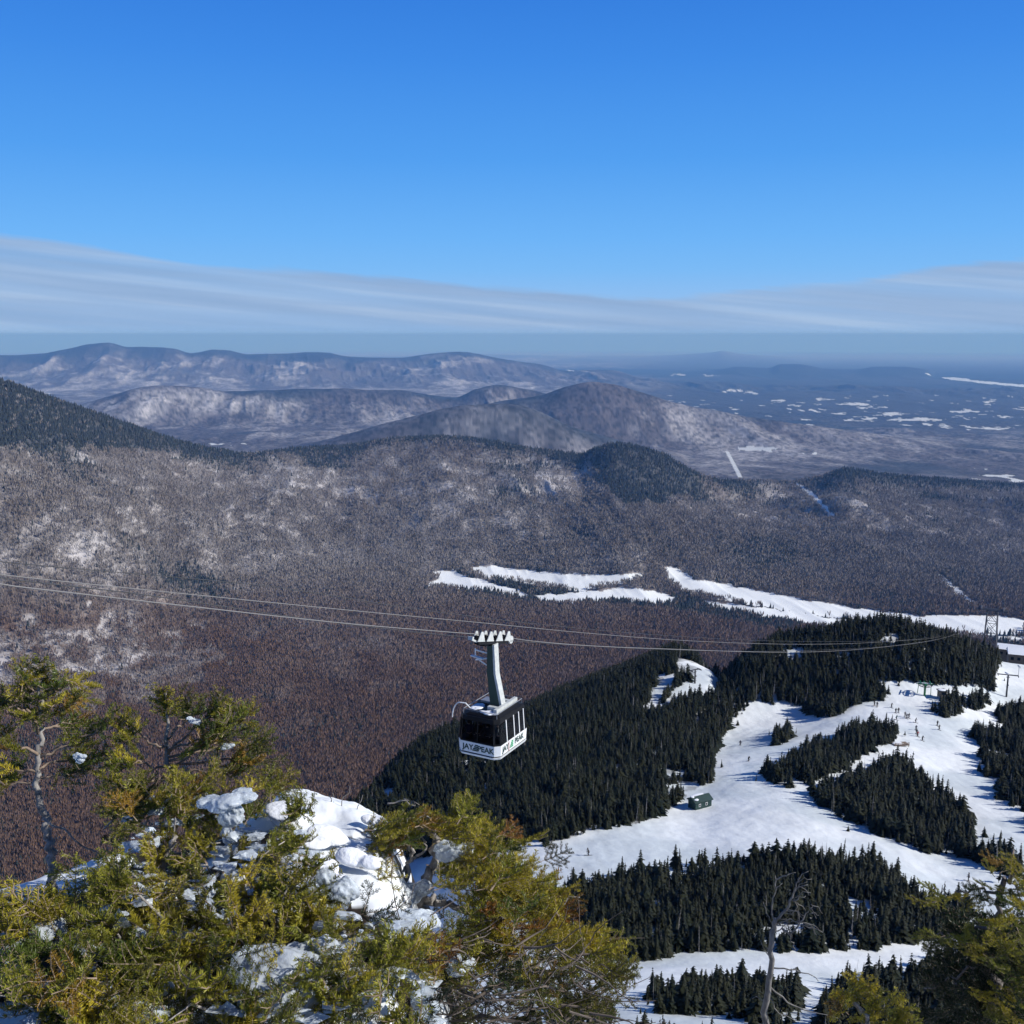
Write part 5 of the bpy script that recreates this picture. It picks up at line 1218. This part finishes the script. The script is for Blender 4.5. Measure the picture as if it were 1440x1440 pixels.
for px_ in ([(1405, 1255), (1370, 1250), (1330, 1262)], [(1400, 1300), (1360, 1310), (1310, 1320)], [(1395, 1350), (1350, 1370), (1300, 1390)], [(1400, 1330), (1425, 1335), (1450, 1340)]): limb(px_, rE, .010, .004, M_BARK, firE, amp=.015)
world_children(firE)
items = []
fF = empty('fir_tree', (pt(1215, 1500, 5.2).x, pt(1215, 1500, 5.2).y, float(sample(Z, pt(1215, 1500, 5.2).x, pt(1215, 1500, 5.2).y))), label='golden lit fir tips poking up at the bottom edge, right of the grey snag', cat='tree')
for (u, v, a) in [(1196, 1393, -.3), (1205, 1402, 0), (1190, 1415, -.8), (1225, 1414, .4), (1248, 1428, .8), (1212, 1432, 0), (1236, 1444, .6), (1262, 1445, 1.1)]:
    for k in range(2): items.append((pt(u + rng.normal() * 5, v + 12, 5.2), Vector((a * .6 + rng.normal() * .2, -.1, .8)), Vector((0, -1, .2)), rng.uniform(.45, .6), pick_tint((0, 2, 6, .2, 0)) * 1.25, k))
boughs(fF, items)
P = wiggle([fF.location - Vector((0, 0, .3)), pt(1215, 1450, 5.2), pt(1200, 1400, 5.2)], 4, .02); g = MB(); g.tube(P, [.03 - .026 * i / len(P) for i in range(len(P))], 7); g.build('trunk', M_LIMB, fF, smooth=True)
world_children(fF)

# ---- grey dead snag
rG = 9.5; q = pt(1080, 1440, rG); gz3 = float(sample(Z, q.x, q.y))
snag = empty('dead_tree', (q.x, q.y, gz3), label='grey leafless dead tree with clawing limbs, standing above the lowest snow lane', cat='tree')
P = wiggle([Vector((q.x, q.y, gz3 - .3))] + [pt(*p_, rG) for p_ in ((1076, 1439), (1079, 1394), (1082, 1353), (1087, 1311), (1091, 1292))], 3, .012); g = MB(); g.tube(P, [.036 - .016 * i / len(P) for i in range(len(P))], 9); g.build('trunk', M_GREYW, snag, smooth=True)
for px_, a_ in [([(1091, 1294), (1105, 1280), (1114, 1261), (1122, 1242), (1123, 1234)], .020), ([(1091, 1250), (1090, 1231)], .012), ([(1090, 1296), (1084, 1282), (1088, 1262), (1091, 1250), (1100, 1242)], .013), ([(1092, 1237), (1106, 1231), (1119, 1227)], .009), ([(1120, 1249), (1128, 1246), (1136, 1244)], .009), ([(1115, 1267), (1124, 1262), (1133, 1260)], .009),
                ([(1100, 1306), (1111, 1314), (1126, 1297), (1134, 1286), (1143, 1275)], .016), ([(1091, 1300), (1110, 1292), (1123, 1296), (1140, 1302), (1157, 1311)], .008), ([(1107, 1297), (1113, 1322), (1119, 1336)], .008), ([(1086, 1361), (1110, 1364), (1137, 1369), (1151, 1380)], .011), ([(1084, 1389), (1107, 1408), (1132, 1422), (1179, 1432)], .013),
                ([(1088, 1300), (1078, 1285), (1073, 1268)], .006), ([(1116, 1262), (1121, 1275), (1116, 1286)], .006), ([(1088, 1312), (1098, 1306), (1106, 1296)], .010), ([(1080, 1400), (1095, 1425), (1120, 1436)], .008), ([(1082, 1345), (1074, 1336), (1070, 1322)], .006), ([(1126, 1297), (1132, 1306)], .005), ([(1105, 1280), (1112, 1284), (1121, 1281)], .006), ([(1078, 1410), (1066, 1402), (1058, 1404)], .006)]:
    limb(px_, rG, a_ * .75, .003, M_GREYW, snag, amp=.006, n=3)
for k in range(22):
    u0, v0 = [(1111, 1300), (1116, 1262), (1121, 1246), (1128, 1295), (1138, 1280), (1098, 1290), (1108, 1278), (1130, 1300)][k % 8]; u0 += rng.normal() * 3; v0 += rng.normal() * 4
    a = rng.uniform(-1.2, .9); l = rng.uniform(10, 26); limb([(u0, v0), (u0 + l * .6 * math.cos(a), v0 + l * .6 * math.sin(a)), (u0 + l * math.cos(a + .3), v0 + l * math.sin(a + .3))], rG, .0045, .002, M_GREYW, snag, amp=.005, n=2, seg=4)
world_children(snag)

# ---- lumps of snow and glaze ice on the boughs
m, nt, b = new_mat('glaze_ice'); b.inputs['Base Color'].default_value = (.78, .85, .90, 1); b.inputs['Roughness'].default_value = .16; b.inputs['Transmission Weight'].default_value = .5; b.inputs['IOR'].default_value = 1.2
b.inputs['Subsurface Weight'].default_value = 0
no = N(nt, 'ShaderNodeTexNoise'); no.inputs['Scale'].default_value = 28; no.inputs['Detail'].default_value = 5; tcn = N(nt, 'ShaderNodeTexCoord'); nt.links.new(tcn.outputs['Object'], no.inputs['Vector'])
bp = N(nt, 'ShaderNodeBump'); bp.inputs['Distance'].default_value = .01; nt.links.new(no.outputs['Fac'], bp.inputs['Height']); nt.links.new(bp.outputs[0], b.inputs['Normal'])
M_ICE = m
def lump(kind, u, v, w_, h_, label, rr_=None, off=.12, seed=0, shard=False):
    p = hit(u, v, off, r1=5) if rr_ is None else None; 
    if p is None: p = pt(u, v, rr_ or 3.1)
    else: p = p + Vector((0, 0, off))
    s = p.length / F; sx_, sz_ = w_ * s, h_ * s
    if shard:
        g = MB(); q_ = rng.uniform(.8, 1.2, 6)
        g.add([(-sx_, -.2 * sx_, -sz_ * q_[0]), (sx_ * .9, .1 * sx_, -sz_ * .6 * q_[1]), (sx_ * .5, -.3 * sx_, sz_ * .2), (-sx_ * .3, 0, sz_ * q_[2]), (-sx_ * .9, .3 * sx_, sz_ * .1), (0, .45 * sx_, -sz_ * .5)],
              [(0, 1, 2), (0, 2, 3), (0, 3, 4), (1, 5, 2), (2, 5, 3), (3, 5, 4), (0, 4, 5), (0, 5, 1)]); me_ = g.mesh(kind)
    else:
        bm = bmesh.new(); nb_ = 4 if 'slab' in label or 'tongue' in label else 6 if 'ice' in kind else 3
        for j in range(nb_):
            r_ = bmesh.ops.create_icosphere(bm, subdivisions=4, radius=1)['verts']; co_ = np.array([tuple(q.co) for q in r_])
            e_ = (rng.uniform(.6, .8) if nb_ == 4 else rng.uniform(.4, .65)) if 'ice' in kind else rng.uniform(.5, .75); cx_, cz_ = rng.uniform(-.75, .75) * (1 if j else 0), rng.uniform(-.7, .7) * (1 if j else 0); cy_ = rng.uniform(-.5, .5)
            a = co_ * 1.6 + seed * 3.1 + j * 7.7
            k = 1 + (.35 if 'ice' in kind else .14) * fbm(a[:, 0] + a[:, 2] * .7, a[:, 1] - a[:, 2] * .5, 3, 400 + seed) + (.2 if 'ice' in kind else .05) * fbm(a[:, 0] * 4 + a[:, 2], a[:, 1] * 4 + 3 * a[:, 2], 3, 440 + seed)
            for q, kk in zip(r_, k):
                c = q.co; q.co = Vector(((c.x * kk * e_ + cx_) * sx_, (c.y * kk * e_ + cy_) * max(sx_, sz_) * .7, (c.z * kk * e_ + cz_) * sz_))
        raw = bpy.data.meshes.new(kind); bm.to_mesh(raw); bm.free()
        to = bpy.data.objects.new('tmp', raw); COL.objects.link(to)      # melt the lobes into one drift
        md_ = to.modifiers.new('r', 'REMESH'); md_.mode = 'VOXEL'; md_.voxel_size = max(sx_, sz_) * (.045 if 'ice' in kind else .05)
        md_ = to.modifiers.new('s', 'SMOOTH'); md_.factor = .5; md_.iterations = 3 if 'ice' in kind else 14
        bpy.context.view_layer.update(); me_ = bpy.data.meshes.new_from_object(to.evaluated_get(bpy.context.evaluated_depsgraph_get())); me_.name = kind
        bpy.data.objects.remove(to); bpy.data.meshes.remove(raw)
    if not shard: me_.polygons.foreach_set('use_smooth', [True] * len(me_.polygons))
    o = link_mesh(kind, me_, M_ICE if 'ice' in kind else M_SNOWF, None, label=label, cat='ice' if 'ice' in kind else 'snow'); o.location = p
    o.rotation_euler = (rng.normal() * .1 + .2, rng.normal() * .1, rng.uniform(-.3, .3)); return o
M_SNOWF = mat('granular_snow', (.80, .83, .87), .75, spec=.25, var=.05, scale=60, bump=.006)
LUMPS = [('snow_clump', 150, 1216, 30, 9, 'small snow lump right of the foot of the crooked left fir'),
 ('snow_clump', 400, 1152, 40, 10, 'rounded snow ridge on the skyline of the icy bush'), ('snow_clump', 520, 1156, 20, 9, 'small snow lump against the golden bush top'), ('snow_clump', 430, 1236, 56, 14, 'widest snow pillow in the middle of the icy bush'),
 ('snow_clump', 325, 1242, 24, 14, 'small white snow lump left of the widest pillow'), ('snow_clump', 500, 1214, 30, 12, 'snow pillow between the icy and the golden bush'), 
 ('snow_clump', 470, 1176, 34, 8, 'snow band below the bare upright twigs'), 
 ('ice_clump', 318, 1122, 34, 12, 'glassy ice crust along the top of the icy bush'), ('ice_clump', 330, 1150, 20, 18, 'knobby ice block below the crust at the bush top'), ('ice_clump', 545, 1252, 42, 20, 'blue grey ice slab left of the forked stem'), ('ice_clump', 590, 1250, 20, 14, 'ice slab tucked right beside the forked stem base'),
 ('ice_clump', 578, 1292, 38, 12, 'long ice slab under the thick root limb'), ('ice_clump', 558, 1316, 32, 11, 'lowest ice slab of the three under the forked stem'), ('ice_clump', 478, 1262, 26, 28, 'tall rimed ice lump at the right side of the icy bush'), ('ice_clump', 385, 1392, 74, 32, 'large pale ice mass near the bottom edge'),
 ('ice_clump', 510, 1372, 40, 26, 'smooth ice tongue right of the large pale ice mass'), ('ice_clump', 645, 1196, 24, 11, 'grey rime lump in the crown of the golden bush'), ('ice_clump', 290, 1315, 30, 20, 'knobby ice cluster left of the bare stem foot'), ('ice_clump', 208, 1388, 26, 10, 'thin ice collar on a twig near the bottom edge'),
 ('ice_clump', 112, 1066, 9, 6, 'small blue ice chip in the crooked left fir'), ('ice_clump', 272, 1013, 9, 5, 'ice lump among the upper branches of the young fir'), ('ice_clump', 320, 1049, 9, 5, 'ice lump on the right branches of the young fir'), ('ice_clump', 640, 1352, 24, 16, 'blue ice lump under the golden bush'),
 ('ice_clump', 60, 1320, 30, 16, 'grey ice lump between dark boughs at left'), ('ice_clump', 200, 1435, 30, 20, 'grey ice lump at the bottom edge below the collar'), ('ice_clump', 440, 1340, 30, 18, 'rime lump above the large pale ice mass')]
for i, (k_, u, v, w_, h2_, lab) in enumerate(LUMPS):
    rr_ = 3.4 if v < 1100 else (3.0 if (u > 530 and v < 1290) or v < 1160 and u < 360 else (2.55 if u > 460 and v > 1290 else None))
    lump(k_, u, v, w_, h2_, lab, rr_, seed=i, off=.13 if v > 1290 else (.03 if k_ == 'snow_clump' else .08))
lump('ice_shard', 173, 1298, 12, 18, 'pointed white ice shard stuck among dark boughs at lower left', None, .2, shard=True); lump('ice_shard', 277, 1186, 10, 20, 'narrow upright ice shard in the middle of the icy bush', None, .2, shard=True)
lump('ice_shard', 330, 1288, 16, 9, 'flat ice shard below the widest snow pillow', None, .2, shard=True)

# rime and crumbs of ice caught everywhere in the gaps
g = MB(); ico = bmesh.new(); bmesh.ops.create_icosphere(ico, subdivisions=1, radius=1); iv = np.array([tuple(q.co) for q in ico.verts]); if_ = [[q.index for q in fc.verts] for fc in ico.faces]; ico.free()
for k in range(1300):
    u, v = rng.uniform(-20, 620), rng.uniform(1115, 1445); cl = float(fbm(np.array([u / 40.]), np.array([v / 30.]), 2, 377)[0])
    if not inC(u, v) or cl < .05: continue
    c = seat(u, v, rng.uniform(.03, .15)); s = rng.uniform(.005, .017) * (1.5 if cl > .3 else 1)
    kk = np.clip(1 + .38 * rng.normal(size=len(iv)), .35, 2.0)
    P = iv * kk[:, None] * s * np.array([rng.uniform(.5, 2.2), rng.uniform(.5, 1.5), rng.uniform(.25, 1.0)]); b0 = len(g.v); g.add([tuple(np.array(c) + q) for q in P], if_)
g.build('rime_ice', M_ICE, kind='stuff', label='crumbs of rime and glaze ice caught in the icy fir bush')
# ================================================================== LIGHT, SKY, AIR, CAMERA
SUN_AZ, SUN_EL = R(101), R(33)
sd = Vector((math.sin(SUN_AZ) * math.cos(SUN_EL), math.cos(SUN_AZ) * math.cos(SUN_EL), math.sin(SUN_EL)))
sl = bpy.data.lights.new('sun', 'SUN'); sl.energy = 4.6; sl.angle = R(.5); sl.color = (1, .965, .91)
so = bpy.data.objects.new('sun', sl); COL.objects.link(so); so.rotation_euler = sd.to_track_quat('Z', 'Y').to_euler(); so.location = (0, 0, 50)
w = bpy.data.worlds.new('World'); scene.world = w; w.use_nodes = True; nt = w.node_tree
bg = nt.nodes['Background']; out = nt.nodes['World Output']
sky = N(nt, 'ShaderNodeTexSky', sky_type='NISHITA', sun_disc=False, sun_elevation=SUN_EL, sun_rotation=SUN_AZ, altitude=1200, air_density=1.0, dust_density=.2, ozone_density=3.5)
tc = N(nt, 'ShaderNodeTexCoord'); sx = N(nt, 'ShaderNodeSeparateXYZ'); nt.links.new(tc.outputs['Generated'], sx.inputs[0])
def M(op, a, b=None, c=None, clamp=False):
    n = N(nt, 'ShaderNodeMath', operation=op); n.use_clamp = clamp
    for i, q in enumerate((a, b, c)):
        if q is None: continue
        if isinstance(q, (int, float)): n.inputs[i].default_value = q
        else: nt.links.new(q, n.inputs[i])
    return n.outputs[0]
azm = M('ARCTAN2', sx.outputs[0], sx.outputs[1]); el = M('ARCSINE', sx.outputs[2])
def noise(su, sv, tilt, det, off=0.0, rough=.5):
    cb = N(nt, 'ShaderNodeCombineXYZ')
    nt.links.new(M('MULTIPLY', azm, su), cb.inputs[0])
    nt.links.new(M('ADD', M('MULTIPLY', M('ADD', el, M('MULTIPLY', azm, tilt)), sv), off), cb.inputs[1])
    no = N(nt, 'ShaderNodeTexNoise'); no.inputs['Scale'].default_value = 1; no.inputs['Detail'].default_value = det; no.inputs['Roughness'].default_value = rough
    nt.links.new(cb.outputs[0], no.inputs['Vector']); return no.outputs['Fac']
# top edge of the cloud band over azimuth
rp = N(nt, 'ShaderNodeFloatCurve'); cv = rp.mapping.curves[0]
pts = [(-29, .088), (-26.5, .085), (-22, .078), (-19, .070), (-14, .062), (-8, .056), (-3, .050), (2, .042), (7, .037), (10, .038), (13, .044), (18, .050), (22, .060), (26.5, .068), (29, .074)]
while len(cv.points) < len(pts): cv.points.new(.5, .5)
for p_, (a_, e_) in zip(cv.points, pts): p_.location = ((a_ + 30) / 60, e_ * 5); p_.handle_type = 'AUTO'
rp.mapping.update()
nt.links.new(M('DIVIDE', M('ADD', azm, R(30)), R(60), clamp=True), rp.inputs['Value'])
top = M('DIVIDE', rp.outputs[0], 5.0)
n_edge = noise(6, 70, .12, 8, 0.0, .62)
d = M('SUBTRACT', M('ADD', top, M('MULTIPLY', M('SUBTRACT', n_edge, .5), .024)), el)
mask = M('SMOOTH_MIN', M('DIVIDE', d, .006), 1.0, .4); mask = M('MAXIMUM', mask, 0.0)
lowfade = M('MULTIPLY', M('SUBTRACT', el, -.004), 75.0, clamp=True)          # clear strip above the horizon
mask = M('MULTIPLY', mask, lowfade, clamp=True)
n_s = noise(2.2, 62, .10, 5, 3.1, .52); n_l = noise(2.0, 45, .09, 4, 9.0)
thin = N(nt, 'ShaderNodeMapRange'); thin.inputs[1].default_value = .36; thin.inputs[2].default_value = .56; thin.inputs[3].default_value = .7; thin.inputs[4].default_value = 1.0
nt.links.new(n_l, thin.inputs[0])
mask = M('MULTIPLY', mask, thin.outputs[0]); mask = M('MULTIPLY', mask, .93)
cr = N(nt, 'ShaderNodeValToRGB'); e = cr.color_ramp.elements
e[0].position = .38; e[0].color = (.34, .51, .80, 1); e[1].position = .66; e[1].color = (.51, .675, .93, 1)
k_ = e.new(.52); k_.color = (.395, .565, .85, 1)
nt.links.new(n_s, cr.inputs[0])
bg2 = N(nt, 'ShaderNodeBackground'); nt.links.new(cr.outputs[0], bg2.inputs['Color']); bg2.inputs['Strength'].default_value = .72
sg = N(nt, 'ShaderNodeValToRGB'); e = sg.color_ramp.elements     # deep blue of a dry winter sky at altitude
sgp = [(.0, (.27, .48, .82)), (.012, (.28, .51, .87)), (.03, (.29, .54, .92)), (.06, (.20, .51, .97)), (.09, (.155, .47, .98)), (.16, (.085, .36, .92)), (.24, (.050, .27, .84)), (.30, (.034, .215, .76)), (.45, (.03, .11, .42)), (.8, (.02, .06, .22))]
e[0].position, e[0].color = sgp[0][0], (*sgp[0][1], 1); e[1].position, e[1].color = sgp[-1][0], (*sgp[-1][1], 1)
for p_, c_ in sgp[1:-1]: q_ = e.new(p_); q_.color = (*c_, 1)
nt.links.new(M('MAXIMUM', sx.outputs[2], 0.0), sg.inputs[0])
sk = N(nt, 'ShaderNodeVectorMath', operation='SCALE'); nt.links.new(sky.outputs[0], sk.inputs[0]); sk.inputs['Scale'].default_value = .08
mxs = N(nt, 'ShaderNodeMix', data_type='RGBA'); mxs.inputs[0].default_value = .96
nt.links.new(sk.outputs[0], mxs.inputs[6]); nt.links.new(sg.outputs[0], mxs.inputs[7])
nt.links.new(mxs.outputs[2], bg.inputs['Color']); bg.inputs['Strength'].default_value = SKYS
ms = N(nt, 'ShaderNodeMixShader'); nt.links.new(mask, ms.inputs[0]); nt.links.new(bg.outputs[0], ms.inputs[1]); nt.links.new(bg2.outputs[0], ms.inputs[2])
nt.links.new(ms.outputs[0], out.inputs['Surface'])

hz = MB().box((0, 0, -1160), (2 * 119500, 2 * 119500, 2400)).build('haze', None, kind='stuff', label='thin blue air over the valley and the far hills') if HAZE else None
if hz:
    hm = bpy.data.materials.new('haze'); hm.use_nodes = True; nt = hm.node_tree; nt.nodes.clear()
    o_ = N(nt, 'ShaderNodeOutputMaterial'); pv = N(nt, 'ShaderNodeVolumePrincipled')
    pv.inputs['Color'].default_value = HAZE_COL; pv.inputs['Density'].default_value = HAZE; pv.inputs['Anisotropy'].default_value = .0
    if 'Absorption Color' in pv.inputs: pv.inputs['Absorption Color'].default_value = HAZE_ABS
    nt.links.new(pv.outputs[0], o_.inputs['Volume']); hz.data.materials.clear(); hz.data.materials.append(hm)
    hz.display_type = 'WIRE'

cam = bpy.data.cameras.new('camera'); co = bpy.data.objects.new('camera', cam); COL.objects.link(co)
cam.sensor_width = 36; cam.lens = 36; cam.clip_start = .05; cam.clip_end = 400000
co.location = (0, 0, 0); co.rotation_euler = (PI / 2 - PITCH, 0, 0); scene.camera = co
scene.render.engine = 'CYCLES'
scene.view_settings.view_transform = 'Standard'; scene.view_settings.look = 'None'; scene.view_settings.gamma = 1; scene.view_settings.exposure = EXPO
scene.cycles.max_bounces = 5; scene.cycles.diffuse_bounces = 2; scene.cycles.glossy_bounces = 2; scene.cycles.transmission_bounces = 4; scene.cycles.transparent_max_bounces = 8; scene.cycles.volume_bounces = 0
scene.cycles.use_denoising = True
scene.cycles.use_adaptive_sampling = True; scene.cycles.adaptive_threshold = 0.015
